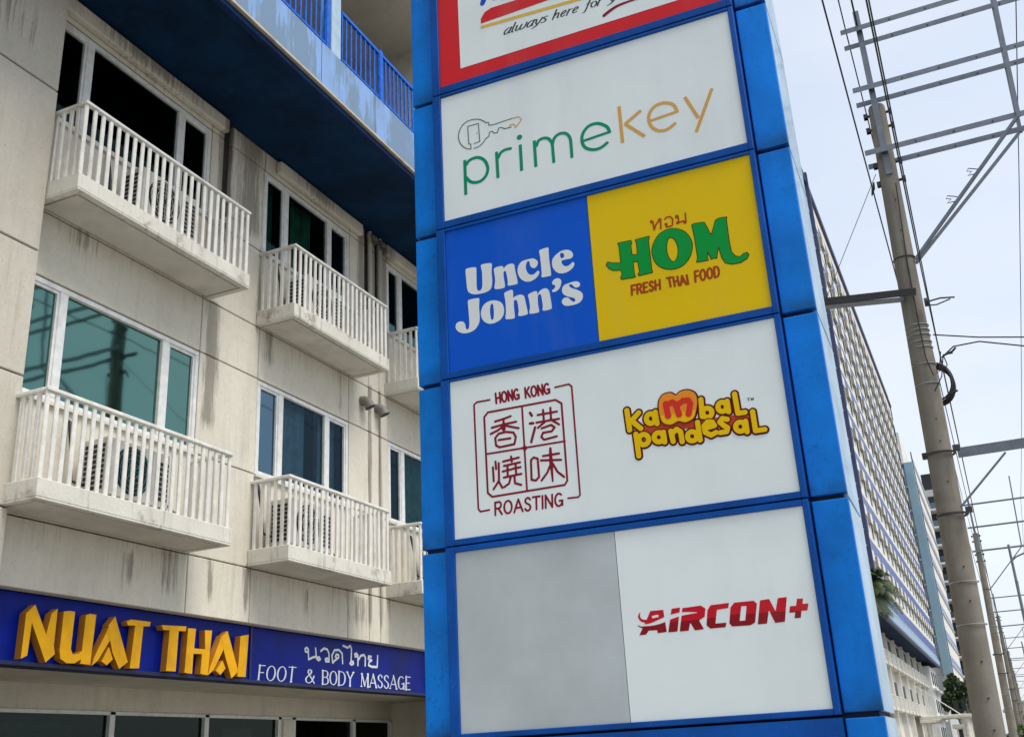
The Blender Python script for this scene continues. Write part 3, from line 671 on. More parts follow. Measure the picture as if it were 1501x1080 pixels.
# ================================================================== massage parlour sign
SP = -7.72
sg = empty('massage_sign', (SP, 10, 1.05), 'long dark blue shop sign with raised golden letters above the arcade', 'sign')
MB().box(SP-.2, SP, 6.28, 9.98, 1.075, 1.655).build('sign_board', 'board_blue', sg)
MB().box(SP-.2, SP-.01, 10.0, 14.6, 1.075, 1.655).build('sign_board', 'board_blue', sg)
MB().box(SP-.2, SP+.02, 6.28, 14.6, 1.04, 1.073).build('sign_trim', 'board_trim', sg)
MB().box(SP-.19, SP+.015, 9.975, 10.005, 1.075, 1.655).build('sign_trim', 'board_trim', sg)
LX = -7.635
lp = Plane((LX, 0, 0), (0, 1, 0), (0, 0, 1), (1, 0, 0))
def letter(name, pcs):
    m = MB()
    for k, pts in enumerate(pcs):
        q = lp.tr((0, 870), 3.95, pts); xf = LX-.002*k; n = len(q)
        m.cur = 0; m.add([(xf, a, b) for a, b in q], [tuple(range(n))])
        m.cur = 1; m.add([(xf, a, b) for a, b in q]+[(SP+.005, a, b) for a, b in q], [(i, (i+1) % n, n+(i+1) % n, n+i) for i in range(n)])
    o = m.build(name, ['letter_gold', 'letter_side'], sg)
letter('letter_n', [[(152,112),(205,62),(268,235),(300,112),(335,85),(312,300),(318,348),(263,396),(185,165),(158,355),(120,375)]])
letter('letter_u', [[(370,102),(402,98),(435,103),(410,320),(422,350),(455,345),(475,330),(498,125),(520,115),(558,120),(522,410),(465,403),(470,378),(430,402),(385,400),(350,375),(345,330)]])
letter('letter_a', [[(630,180),(668,130),(740,393),(690,434),(650,335),(628,205)], [(632,190),(655,240),(568,385),(532,415),(545,370)], [(633,305),(655,378),(620,412),(590,390)]])
letter('letter_t', [[(735,160),(760,148),(874,162),(866,188),(740,181)], [(785,176),(832,180),(806,430),(752,430)]])
letter('letter_t', [[(935,180),(1080,188),(1075,216),(945,208)], [(985,196),(1037,200),(1018,448),(962,445)]])
letter('letter_h', [[(1090,198),(1135,202),(1124,315),(1188,320),(1187,210),(1228,212),(1202,470),(1160,462),(1170,348),(1120,345),(1112,462),(1068,455)]])
letter('letter_a', [[(1283,250),(1318,215),(1380,450),(1340,488),(1300,345)], [(1285,240),(1306,300),(1238,440),(1205,470),(1215,430)], [(1290,385),(1308,430),(1278,468),(1252,445)]])
letter('letter_i', [[(1393,245),(1440,236),(1422,480),(1375,478)]])
bp_ = Plane((SP-.006, 0, 0), (0, 1, 0), (0, 0, 1), (1, 0, 0))
def film(plane, fld, name, mat, parent, to3, grow=0, clip=None):
    vs, fs = fld.mesh(grow, clip)
    if not fs: return None
    return MB().add([to3(a, b) for a, b in vs], fs).build(name, mat, parent, local=(parent is not None and parent.get('_loc', False)))
def bounds(P, pad=.05):
    P = np.array(P); return P[:, 0].min()-pad, P[:, 0].max()+pad, P[:, 1].min()-pad, P[:, 1].max()+pad
# white words and Thai lettering on the right-hand board
C6, S6 = (370, 930), 6.004
def board_strokes(lst, mat, name):
    pts = [p for st, _ in lst for p in bp_.tr(C6, S6, st)]
    F_ = Field(*bounds(pts), .004)
    for st, r in lst:
        q = bp_.tr(C6, S6, st); k = bp_.scale(C6[0]+st[0][0]/S6, C6[1]+st[0][1]/S6)/S6
        F_.stroke(q, [x*k for x in r])
    film(bp_, F_, name, mat, sg, lambda a, b: (SP-.006, a, b))
lst = []
for wd, BL, BR, TL in [('FOOT', (48, 396), (372, 414), (62, 268)), ('&', (466, 418), (548, 424), (470, 302)), ('BODY', (614, 432), (888, 448), (616, 314)), ('MASSAGE', (956, 452), (1390, 482), (958, 342))]:
    lst += serif_strokes(wd, BL, BR, TL, 7.6)
board_strokes(lst, 'ink_white', 'lettering')
th = [[(486,150),(466,146),(463,122),(480,112),(492,130),(495,216)], [(495,216),(530,198),(560,190)], [(556,118),(563,205),(580,224),(597,214),(588,196),(566,200)],
      [(602,142),(630,118),(660,128),(674,165),(674,232)], [(674,234),(645,232),(642,212),(660,206),(674,220)],
      [(706,244),(700,180),(722,134),(762,132),(790,165),(794,250)], [(708,244),(725,225),(760,198),(758,176),(738,172),(730,190),(745,205)],
      [(798,95),(838,112),(862,96),(872,126),(868,235)], [(868,238),(858,250),(872,262),(890,252),(888,236),(870,232)],
      [(922,185),(905,192),(900,170),(916,162),(928,180),(928,266)], [(928,226),(955,182),(982,176),(994,200),(992,270)],
      [(1045,192),(1022,188),(1020,210),(1050,224),(1028,236),(1022,266),(1050,280),(1096,282)], [(1102,184),(1098,282)]]
board_strokes([(st, [7]*len(st)) for st in th], 'ink_white', 'thai_lettering')

# ================================================================== the tall sign pylon
AL = .0207862
EU, EN = np.array([math.cos(AL), math.sin(AL), 0]), np.array([-math.sin(AL), math.cos(AL), 0])
UC = -1.8
base = EU*UC+EN*6.0
pyl = empty('sign_pylon', (base[0], base[1], -H), 'tall bright blue sign tower carrying stacked advertising panels, in front of the cream building', 'sign tower', rz=AL)
pyl['_loc'] = True
PX = []
def L3(u, n, z): return (u-UC, n-6.0, z+H)
def pbox(m, u0, u1, n0, n1, z0, z1):
    return m.box(u0-UC, u1-UC, n0-6.0, n1-6.0, z0+H, z1+H)
def pb(name, mat, u0, u1, n0, n1, z0, z1, parent=None, bevel=0, seg=1):
    return pbox(MB(), u0, u1, n0, n1, z0, z1).build(name, mat, parent or pyl, bevel=bevel, local=True, seg=seg)
pb('pylon_core', 'pyl_core', -3.11, -.50, 6.04, 6.72, -H, 7.0)
rows = [(-1.58, .165), (.165, 1.318), (1.318, 2.440), (2.440, 3.572), (3.572, 4.69), (4.69, 6.9)]
for z0, z1 in rows:
    a, b = z0+.014, z1-.014
    for u0, u1 in ((-3.129, -2.948), (-.674, -.475)):
        pb('cladding_panel', 'pyl_strip', u0, u1, 6.0, 6.06, a, b, bevel=.006, seg=2)
    for u0, u1 in ((-.52, -.4765), (-3.1275, -3.09)):
        pb('side_cladding', 'pyl_side', u0, u1, 6.062, 6.76, a, b)
FN = 5.955                       # sign faces
pp = Plane(EN*FN, EU, (0, 0, 1), EN)
k_ = FN
faces = [(.0338, .2147), (.2285, .4065), (.4185, .5955), (.6095, .783), (.7985, 1.12)]
uL, uR = -.4822*k_, -.1207*k_
for i, (a, b) in enumerate(faces):
    z0, z1 = rows[i+1]; fa, fb = a*k_, b*k_
    m = MB(); n0, n1 = 5.94, 6.038
    c0, c1 = z0+.004, z1-.004; cu0, cu1 = -2.935, -.684
    pbox(m, cu0, uL, n0, n1, c0, c1); pbox(m, uR, cu1, n0, n1, c0, c1); pbox(m, uL, uR, n0, n1, c0, fa); pbox(m, uL, uR, n0, n1, fb, c1)
    m.build('panel_frame', 'pyl_frame', pyl, local=True, bevel=.004)
m = MB(); pbox(m, -2.935, -.684, 5.94, 6.038, -1.57, .155); m.build('panel_frame', 'pyl_frame', pyl, local=True)
pb('sign_panel', 'face_blue', uL, uR, 5.932, 5.9395, -1.45, .065)
def face(name, mat, u0, u1, fa, fb): return pb(name, mat, u0, u1, FN, 6.03, fa, fb)
us = .5*(pp.uv(900, 780)[0]+pp.uv(925, 1058)[0]); um = .5*(pp.uv(860, 288)[0]+pp.uv(878, 500)[0])
f_grey = face('sign_panel', 'face_grey', uL+.001, us-.002, faces[0][0]*k_, faces[0][1]*k_); tag(f_grey, 'blank grey panel')
f_air = face('sign_panel', 'face_white', us+.002, uR-.001, faces[0][0]*k_, faces[0][1]*k_)
f_hk = face('sign_panel', 'face_white', uL+.001, uR-.001, faces[1][0]*k_, faces[1][1]*k_)
f_uj = face('sign_panel', 'face_blue', uL+.001, um-.002, faces[2][0]*k_, faces[2][1]*k_)
f_hom = face('sign_panel', 'face_yellow', um+.002, uR-.001, faces[2][0]*k_, faces[2][1]*k_)
f_pk = face('sign_panel', 'face_white', uL+.001, uR-.001, faces[3][0]*k_, faces[3][1]*k_)
f_711 = face('sign_panel', 'face_red', uL+.001, uR-.001, faces[4][0]*k_, faces[4][1]*k_)
for f_ in (f_grey, f_air, f_hk, f_uj, f_hom, f_pk, f_711): f_['_loc'] = True
def lay(k): 
    n = FN-.0012*k
    return lambda a, b: (a-UC, n-6.0, b+H)
def sk(crop, sc): return pp.scale(crop[0]+100/sc, crop[1]+60/sc)/sc
class Art:
    def __init__(s, crop, sc, pts, h=.003, pad=.06):
        s.c, s.s = crop, sc; s.F = Field(*bounds(pp.tr(crop, sc, pts), pad), h); s.k = None
    def T(s, pts): return pp.tr(s.c, s.s, pts)
    def kk(s, p): return pp.scale(s.c[0]+p[0]/s.s, s.c[1]+p[1]/s.s)/s.s
    def st(s, pts, r, butt=False, sub=False, smooth=False, closed=False):
        if smooth:
            if isinstance(r, (list, tuple)):
                m_ = smooth_line([(p[0], p[1], q) for p, q in zip(pts, r)], closed); r = [max(.5, x[2]) for x in m_]; pts = [(x[0], x[1]) for x in m_]
            else: pts = smooth_line(pts, closed)
            if closed: pts = list(pts)+[pts[0]]; r = list(r)+[r[0]] if isinstance(r, (list, tuple)) else r
        R = list(r) if isinstance(r, (list, tuple)) else [r]*len(pts)
        q = s.T(pts); s.F.stroke(q, [x*s.kk(p) for x, p in zip(R, pts)], butt, sub); return s
    def pg(s, pts, holes=(), smooth=False):
        f = (lambda a: s.T(smooth_line(a, True, 4))) if smooth else s.T
        s.F.poly(f(pts), [f(h) for h in holes]); return s
    def out(s, name, mat, parent, layer, grow=0, clip=None): 
        o = film(pp, s.F, name, mat, parent, lay(layer), grow, clip); return o
def ring(cx, cy, rx, ry, n=18, a0=0): return [(cx+rx*math.cos(a0+2*math.pi*i/n), cy+ry*math.sin(a0+2*math.pi*i/n)) for i in range(n+1)]

# -- key and name on the white panel
A7, S7 = (660, 150), 7.148; A6, S6b = (600, 0), 2.421
g = Art(A7, S7, [(120, 300), (1300, 980)])
g.st([(152, 607), (164, 972)], 16, butt=True); g.st([(168,655),(200,612),(255,585),(310,583),(360,612),(388,665),(393,715),(372,775),(325,823),(265,842),(210,832),(172,795)], 16, smooth=True)
g.st([(485,520),(501,795)], 16, butt=True); g.st([(505,580),(530,530),(575,500),(632,486)], 15, smooth=True)
g.st([(733,445),(749,720)], 16, butt=True); g.st([(725,368),(726,369)], 27)
g.st([(880,402),(898,680)], 16, butt=True); g.st([(905,455),(925,405),(970,380),(1020,380),(1055,410),(1070,450),(1078,540),(1085,625)], 16, smooth=True)
g.st([(1072,440),(1090,380),(1130,340),(1180,325),(1225,337),(1255,378),(1265,440),(1275,572)], 16, smooth=True)
g.out('lettering', 'ink_green', f_pk, 1)
g = Art(A6, S6b, [(600, 425), (725, 545)]); rg = 5.6
g.st([(615,502),(711,469)], rg-.8); g.st([(711,469),(700,450),(668,439),(636,449),(616,475),(613,502),(624,524),(650,532),(678,526),(702,508)], rg, smooth=True); g.out('lettering', 'ink_green', f_pk, 1)
g = Art(A6, S6b, [(730, 300), (1085, 515)])
g.st([(744,378),(757,508)], rg, butt=True); g.st([(822,393),(766,441)], rg, butt=True); g.st([(764,440),(836,485)], rg, butt=True)
g.st([(852,431),(952,396)], rg-.8); g.st([(950,396),(937,373),(905,366),(873,377),(853,402),(850,428),(861,452),(886,465),(915,460),(942,440)], rg, smooth=True)
g.st([(977,345),(1026,420)], rg, butt=True); g.st([(1074,315),(1018,470)], rg, butt=True); g.out('lettering', 'ink_tan', f_pk, 1)
g = Art(A7, S7, [(80, 140), (760, 500)], h=.0022)
for p in [[(218,490),(165,485),(112,443),(88,380),(94,312),(130,242),(190,197),(270,180),(330,190),(378,218)], [(370,385),(345,425),(300,465),(250,485)]]: g.st(p, 5.4, smooth=True)
for p in [[(378,218),(400,212),(405,243),(460,235),(560,200),(640,174)], [(640,262),(618,268),(570,280),(540,266),(508,272),(495,318),(465,327),(440,306),(412,314),(405,358),(370,385)], [(218,490),(215,440),(195,440),(183,255),(295,225),(310,412),(250,435)]]: g.st(p, 5.2)
g.st([(278,327),(279,328)], 6); g.out('key_emblem', 'ink_grey', f_pk, 1)
g = Art(A7, S7, [(620, 140), (760, 300)], h=.0022); g.st([(640,174),(715,153),(748,182),(715,230),(682,268),(672,232),(645,236),(625,242),(620,264)], 5.2); g.out('key_emblem', 'ink_tan', f_pk, 1)

# -- first food brand
A, S = (660, 340), 6.75
g = Art(A, S, [(50, 150), (1320, 1010)])
for p in [
 [(152,380),(175,360),(245,350),(259,370),(260,440),(264,560),(285,582),(303,575),(318,530),(315,400),(303,335),(330,318),(395,310),(413,325),(410,400),(416,500),(400,565),(345,600),(250,618),(195,605),(170,570),(160,480)],
 [(432,372),(455,350),(510,338),(527,352),(524,366),(560,330),(600,315),(632,325),(643,380),(667,500),(645,520),(580,532),(567,520),(570,490),(553,400),(540,388),(528,400),(530,450),(542,540),(515,558),(455,567),(438,550),(445,480),(437,410)],
 [(768,272),(820,263),(860,285),(866,320),(840,355),(810,355),(790,330),(785,300),(768,290),(752,320),(750,370),(775,415),(810,425),(840,410),(865,385),(882,395),(875,425),(840,465),(790,490),(740,490),(695,460),(670,410),(668,360),(690,310),(725,285)],
 [(880,190),(905,172),(960,155),(973,165),(978,260),(998,415),(985,435),(915,450),(902,438),(905,400),(890,250)],
 [(175,685),(200,668),(275,655),(289,670),(286,740),(292,860),(280,915),(245,965),(190,995),(130,1003),(80,985),(55,950),(60,910),(90,888),(130,890),(150,920),(155,955),(170,965),(185,950),(190,900),(182,780)],
 [(535,610),(560,590),(605,573),(622,590),(624,650),(640,640),(690,620),(730,635),(747,700),(768,800),(750,820),(690,833),(673,820),(678,780),(664,690),(645,672),(630,690),(632,760),(640,840),(620,858),(560,864),(547,850),(552,780),(545,680)],
 [(770,625),(795,605),(845,585),(861,598),(862,620),(890,580),(930,560),(960,562),(982,600),(1005,740),(990,765),(930,780),(914,770),(916,730),(900,630),(883,616),(867,640),(870,720),(880,785),(860,800),(800,810),(784,798),(790,740),(778,660)],
 [(1008,500),(1030,470),(1065,458),(1095,475),(1098,510),(1080,560),(1045,590),(1015,595),(1008,580),(1035,555),(1038,530),(1015,520)],
 [(1180,505),(1230,490),(1270,495),(1285,520),(1270,545),(1235,550),(1205,522),(1180,520),(1178,535),(1200,555),(1260,575),(1305,605),(1312,650),(1285,695),(1230,720),(1150,732),(1115,715),(1105,685),(1125,655),(1165,650),(1200,682),(1225,692),(1238,680),(1225,655),(1150,635),(1112,605),(1108,560),(1130,525)]]: g.pg(p, smooth=True)
g.pg([(1060,215),(1110,185),(1165,178),(1205,200),(1215,235),(1195,262),(1150,272),(1108,284),(1103,308),(1125,335),(1155,340),(1190,320),(1212,298),(1228,312),(1220,345),(1180,385),(1120,410),(1065,405),(1025,370),(1008,325),(1015,265)], [[(1090,215),(1110,208),(1125,225),(1125,250),(1100,262),(1088,240)]], smooth=True)
g.pg([(305,790),(330,725),(380,688),(440,677),(500,695),(530,745),(530,810),(500,865),(440,900),(385,908),(335,885),(308,840)], [[(398,735),(411,710),(425,722),(432,785),(430,850),(415,872),(402,850),(394,790)]], smooth=True)
g.out('lettering', 'ink_white', f_uj, 1)

# -- Thai food brand
A, S = (880, 290), 6.526
g = Art(A, S, [(50, 180), (1425, 780)])
g.pg([(170,437),(290,412),(297,440),(287,452),(300,550),(360,545),(350,430),(337,405),(465,371),(462,392),(455,405),(480,600),(488,690),(497,712),(370,742),(366,726),(380,712),(362,605),(310,612),(322,730),(332,757),(205,777),(198,763),(212,738),(205,690),(120,692),(85,675),(60,643),(72,618),(110,627),(200,628),(182,460)])
g.pg([(497,510),(515,430),(565,352),(640,307),(720,299),(800,325),(858,390),(877,460),(860,550),(810,625),(740,670),(650,681),(570,655),(520,600)], [[(630,470),(645,395),(675,377),(715,400),(745,470),(745,550),(720,605),(690,615),(655,580),(637,530)]], smooth=True)
g.pg([(878,262),(900,250),(990,238),(1012,275),(1060,370),(1085,290),(1105,215),(1140,198),(1205,187),(1202,215),(1230,420),(1250,520),(1290,562),(1340,568),(1372,538),(1400,526),(1417,545),(1400,580),(1340,618),(1260,632),(1200,620),(1165,570),(1132,460),(1120,500),(1110,577),(1085,572),(1065,585),(1045,545),(1025,510),(1018,575),(1030,595),(925,613),(935,575),(905,380),(888,300)])
g.out('lettering_outline', 'ink_homline', f_hom, 1, grow=.006); g.out('lettering', 'ink_hom', f_hom, 2)
g = Art(A, S, [(480, 140), (830, 310)], h=.0025); r = 7.5
for p in [[(500,232),(487,240),(480,228),(492,220),(502,232),(516,308)], [(516,308),(530,262),(548,235),(568,222)], [(568,222),(556,214),(566,202),(580,210),(576,224),(580,298)],
          [(636,250),(622,248),(624,262),(636,262),(632,280),(676,272),(690,262),(692,205),(670,182),(636,186),(616,206)],
          [(735,192),(722,190),(724,172),(740,172),(745,190),(752,240)], [(752,240),(738,250),(730,238),(745,228)], [(752,240),(790,222),(812,228)], [(812,148),(820,238),(806,244),(798,232),(812,226)]]: g.st(p, r)
g.out('thai_lettering', 'ink_brown', f_hom, 1)
g = Art(A, S, [(280, 650), (1150, 940)], h=.0025)
for wd, BL, BR, TL in [('FRESH', (300, 930), (575, 872), (295, 842)), ('THAI', (652, 852), (845, 824), (636, 768)), ('FOOD', (908, 804), (1140, 752), (900, 706))]:
    for p in text_strokes(wd, BL, BR, TL, .28): g.st(p, 10.5)
g.out('lettering', 'ink_brown', f_hom, 1)

# -- roast-meat brand: square seal with four characters
A, S = (680, 540), 4.695
g = Art(A, S, [(50, 90), (810, 1015)], h=.0028)
for p in [[(178,216),(88,232),(70,250),(100,965),(114,984),(176,972)], [(627,130),(722,108),(742,124),(800,868),(788,884),(717,892)]]: g.st(p, 6.2)
g.st([(140,335),(165,302),(630,216),(672,240),(712,770),(695,800),(195,882),(165,856),(140,335)], 7); g.st([(400,262),(435,842)], 6.5); g.st([(160,588),(695,500)], 6.5); g.st([(418,546),(420,548)], 16)
for p in [[(215,365),(270,348),(322,328)], [(192,408),(270,385),(360,366)], [(272,345),(276,425)], [(268,398),(235,425),(185,450)], [(282,392),(330,402),(376,410)],
          [(240,448),(216,478),(222,530),(245,542),(348,520),(358,470),(340,440),(290,436),(240,448)], [(240,492),(320,480)],
          [(508,320),(640,296)], [(545,285),(550,352)], [(595,270),(600,345)], [(500,372),(655,346)], [(560,365),(510,408)], [(595,350),(655,384)], [(535,412),(600,388),(625,405),(605,432),(545,442),(533,470),(552,490),(640,466)],
          [(200,680),(206,775)], [(218,640),(222,690)], [(240,650),(242,770),(205,830)], [(240,775),(265,820)], [(270,640),(378,612)], [(325,605),(330,640)], [(276,670),(386,645)], [(268,708),(326,694)], [(335,690),(390,678)], [(300,672),(302,734)], [(356,660),(360,722)], [(275,750),(396,724)], [(322,748),(312,790),(278,815)], [(348,742),(352,788),(394,800)],
          [(462,630),(480,612),(508,620),(518,745),(497,770),(466,765),(462,630)], [(545,602),(655,584)], [(530,632),(670,628)], [(600,650),(575,715),(535,770)], [(612,655),(645,710),(690,745)]]: g.st(p, 7.8)
for p in [[(455,305),(468,325)], [(455,378),(478,376)], [(464,505),(490,405)]]: g.st(p, 9)
g.st([(595,550),(600,640),(612,775)], [9, 13, 6]); g.st([(272,365),(274,415)], [6, 15])
for wd, BL, BR, TL in [('HONG', (222, 240), (382, 208), (216, 172)), ('KONG', (424, 202), (592, 170), (418, 134)), ('ROASTING', (214, 1008), (682, 942), (212, 922))]:
    for p in text_strokes(wd, BL, BR, TL, .22): g.st(p, 7.0)
g.out('seal_emblem', 'ink_maroon', f_hk, 1)

# -- bakery brand
A, S = (880, 540), 5.003
LT = [[[(195,308),(216,452)], [(282,325),(228,385)], [(228,382),(298,440)]], [ring(370,368,32,36), [(404,320),(418,405)]], [[(738,228),(748,352)], ring(785,325,34,34)], [ring(895,282,32,34), [(930,240),(942,318)]], [[(985,188),(1010,330),(1062,322)]],
          [[(262,482),(284,642)], ring(320,522,36,38)], [ring(430,505,34,34), [(464,468),(474,540)]], [[(518,460),(536,536)], [(528,480),(560,446),(590,465),(602,538)]], [ring(675,498,34,34), [(714,396),(734,526)]],
          [[(768,440),(838,420),(822,394),(788,392),(762,422),(772,470),(815,490),(850,470)]], [[(932,374),(895,368),(878,394),(905,418),(935,436),(928,464),(882,472)]], [ring(1028,428,34,34), [(1066,388),(1078,466)]], [[(1118,318),(1140,458),(1208,448)]]]
R_ = 20
g = Art(A, S, [(165, 150), (1235, 670)], h=.0028)
kx = g.kk((600, 350))
for L_ in LT:
    for p in L_: g.st(p, R_)
blob = [(432,250),(460,198),(515,182),(555,200),(590,172),(645,162),(695,185),(712,240),(700,330),(680,372),(625,398),(575,388),(520,415),(462,400),(438,340)]
bl = Art(A, S, [(400, 140), (730, 440)], h=.0028).pg(blob, smooth=True)
fl = Art(A, S, [(165, 150), (1235, 670)], h=.0028).pg([(310,430),(420,400),(700,380),(1060,330),(1095,345),(1090,400),(860,440),(640,440),(300,480)])
g.out('logo_outline', 'ink_choc', f_hk, 1, grow=12*kx); bl.out('logo_outline', 'ink_choc', f_hk, 1.3, grow=12*kx); fl.out('logo_fill', 'ink_brick', f_hk, 2)
lv = 2.4
for L_ in LT:
    q = [pt for p in L_ for pt in p]; a_ = Art(A, S, [(min(x[0] for x in q), min(x[1] for x in q)), (max(x[0] for x in q), max(x[1] for x in q))], h=.0024, pad=.05)
    for p in L_: a_.st(p, R_)
    a_.out('logo_letter_edge', 'ink_choc', f_hk, lv, grow=7*kx); a_.out('lettering', 'ink_gold', f_hk, lv+.3, grow=-1.5*kx); lv += .25
bl.out('logo_outline', 'ink_choc', f_hk, 6.6, grow=6*kx); bl.out('bread_emblem', 'ink_orange', f_hk, 7)
y0_ = pp.uv(880+560/S, 540+330/S)[1]
bl.out('bread_emblem', 'ink_gold', f_hk, 7.4, grow=-5*kx, clip=lambda U, V: V-y0_)
m_ = Art(A, S, [(440, 210), (700, 380)], h=.0025)
for p in [[(482,262),(500,350)], [(500,265),(530,250),(556,268),(580,340)], [(572,268),(610,238),(648,236),(662,262),(650,335)]]: m_.st(p, 22)
m_.out('bread_emblem', 'ink_orange', f_hk, 7.8, grow=6*kx); m_.out('bread_emblem', 'ink_red', f_hk, 8.2)
t = Art(A, S, [(1070, 210), (1135, 240)], h=.002)
for wd, BL, BR, TL in [('T', (1078, 238), (1096, 235), (1077, 220)), ('M', (1104, 234), (1124, 231), (1103, 216))]:
    for p in text_strokes(wd, BL, BR, TL): t.st(p, 2.4)
t.out('lettering', 'ink_dark', f_hk, 1)

# -- cooling firm
A, S = (920, 860), 5.361
g = Art(A, S, [(75, 75), (1425, 385)], h=.0028)
g.pg([(178,188),(280,178),(308,352),(236,362),(233,338),(166,342),(145,373),(92,379),(150,255)]); g.pg([(345,170),(412,160),(392,348),(320,356)])
g.pg([(430,165),(575,145),(612,168),(606,232),(562,262),(600,330),(530,340),(492,278),(480,342),(410,349)])
g.pg([(652,142),(797,124),(790,165),(702,178),(690,286),(777,279),(770,315),(650,326),(620,300),(628,180)])
g.pg([(838,122),(990,107),(1016,130),(1002,278),(965,300),(822,309),(800,285),(808,160)], [[(893,150),(935,148),(925,262),(880,266)]])
g.pg([(1040,104),(1112,93),(1163,190),(1180,86),(1251,78),(1236,272),(1160,281),(1110,180),(1096,286),(1023,293)])
g.pg([(1330,92),(1379,89),(1374,132),(1421,128),(1413,183),(1366,187),(1361,241),(1311,244),(1318,198),(1270,201),(1276,150),(1325,146)])
g.st([(200,234),(236,226)], 10, sub=True)
g.st([(60,304),(170,296),(250,272),(330,238),(430,210),(545,200)], [5, 9, 17, 17, 13, 3], sub=True, smooth=True)
g.st([(98,202),(90,232),(112,262),(165,268),(225,252),(278,230)], [3, 8, 10, 12, 9, 3], smooth=True)
g.st([(78,302),(130,318),(230,306),(290,288)], [2, 7, 6, 2], smooth=True)
def split(sgn_):
    P = [pp.uv(A[0]+a/S, A[1]+b/S) for a, b in [(80, 300), (600, 250), (850, 214), (1040, 204), (1250, 188), (1425, 184)]]
    xs = [p[0] for p in P]; ys_ = [p[1] for p in P]
    return lambda U, V: sgn_*(V-np.interp(U, xs, ys_))
g.out('lettering', 'ink_air', f_air, 1, clip=split(-1)); g.out('lettering', 'ink_airdark', f_air, 1, clip=split(1))

# -- convenience-store panel at the top
A, S = (640, 0), 3.411
q = [pp.uv(675, 101), pp.uv(672, 20)]
u0w = .5*(q[0][0]+q[1][0]); z0w = q[0][1]; u1w = uR-(u0w-uL)
pb('panel_field', 'face_white', u0w, u1w, FN-.0012, FN-.0002, z0w, faces[4][1]*k_-(z0w-faces[4][0]*k_)).parent = f_711
for o in [x for x in bpy.data.objects if x.name.startswith('panel_field')]: o.parent = f_711
g = Art(A, S, [(215, -60), (720, 150)]); g.pg([(221,121),(222,95),(240,64),(272,42),(420,-5),(640,-75),(800,-70),(560,2)]); g.out('stripe', 'face_red', f_711, 2.2)
g = Art(A, S, [(215, -60), (800, 150)]); g.pg([(221,132),(222,147),(760,-8),(900,-52),(880,-56),(700,-6)]); g.out('stripe', 'ink_yellow', f_711, 2.2)
g = Art(A, S, [(215, -80), (450, 60)]); g.st([(230,20),(248,-40)], [11, 18]); g.st([(290,-6),(300,-40)], 10); g.st([(330,-12),(370,-22)], 12); g.st([(395,-20),(400,-50)], 12); g.out('lettering', 'ink_blue', f_711, 2.2)
g = Art(A, S, [(320, -60), (1000, 190)], h=.0025)
for wd, BL, BR, TL in [('always', (332, 178), (552, 108), (346, 134)), ('here', (578, 100), (708, 60), (590, 58)), ('for', (738, 52), (830, 22), (748, 8)), ('you', (862, 14), (985, -24), (874, -30))]:
    BLa, BRa, TLa = np.array(BL, float), np.array(BR, float), np.array(TL, float)
    tot = sum(GL[c][0] for c in wd); ex = (BRa-BLa)/tot; ey = (TLa-BLa)*.98; x = 0
    for c in wd:
        for st in GL[c][1]:
            rr = []
            for i in range(len(st)):
                a, b = st[max(i-1, 0)], st[min(i+1, len(st)-1)]; dx, dy = abs(b[0]-a[0]), abs(b[1]-a[1]); rr.append(1.5+2.2*(dy/(math.hypot(dx, dy)+1e-9))**2)
            g.st([tuple(BLa+ex*(x+p[0])+ey*p[1]) for p in st], rr)
        x += GL[c][0]
g.out('lettering', 'ink_dark', f_711, 2.2)
g = Art(A, S, [(820, -40), (1100, 90)]); g.st([(838,80),(860,62),(905,32),(985,2),(1060,-14)], [8, 8, 7, 5, 2], smooth=True); g.out('stripe', 'ink_maroon', f_711, 2.2)
for o in bpy.data.objects:
    if '_loc' in o: del o['_loc']
# ================================================================== far tower on the same street side
def clone(o, parent, loc=None, name=None):
    c = o.copy(); COL.objects.link(c); c.parent = parent
    if loc is not None: c.location = loc
    return c
tw = empty('apartment_tower', (-7, 90, -H), 'tall cream tower with rows of blue panels, right of the sign tower', 'building')
T0 = ORG[tw.name]-Vector((0, 0, H))
TX, TY0, TY1, TZ0, TZ1 = -6.2, 45.0, 125.6, 8.62, 37.6
FH, NF = 2.9, 10
MB().box(TX-.25, TX-14, TY0, TY1-.3, TZ0, TZ1-.6).build('tower_core', 't_wall', tw)
MB().box(TX-14, TX+.10, TY1-.299, TY1, TZ0-.3, TZ1+.2).build('corner_fin', 't_navy', tw)
MB().box(TX-14, TX+.18, TY0, TY1-.3, TZ1-.6, TZ1-.35).build('roof_slab', 't_navy', tw)
MB().box(TX-.1, TX+.0, TY0, TY1-.3, TZ1-.35, TZ1+.15).build('parapet', 't_wall', tw)
pr = MB(); pr.bar((TX, TY0, TZ1+.75), (TX, TY1, TZ1+.75), .05, .05); pr.bar((TX, TY0, TZ1+.45), (TX, TY1, TZ1+.45), .04, .04)
for i in range(27): pr.box(TX-.03, TX+.03, TY0+i*3, TY0+i*3+.06, TZ1+.15, TZ1+.75)
pr.build('roof_railing', 't_navy', tw)
for k in range(NF):
    zb = TZ0+.1+k*FH
    MB().box(TX-.24, TX, TY0, TY1-.301, zb+1.0, zb+FH-.061).build('wall_band', 't_wall', tw)
    MB().box(TX-.24, TX+.06, TY0, TY1-.302, zb-.06, zb-.002).build('ledge', 't_white', tw)
    MB().box(TX-.24, TX+.05, TY0, TY1-.302, zb+.94, zb+.998).build('ledge', 't_white', tw)
    MB().box(TX-.24, TX+.02, TY0, TY1-.302, zb-.001, zb+.939).build('mullion_backing', 't_white', tw)
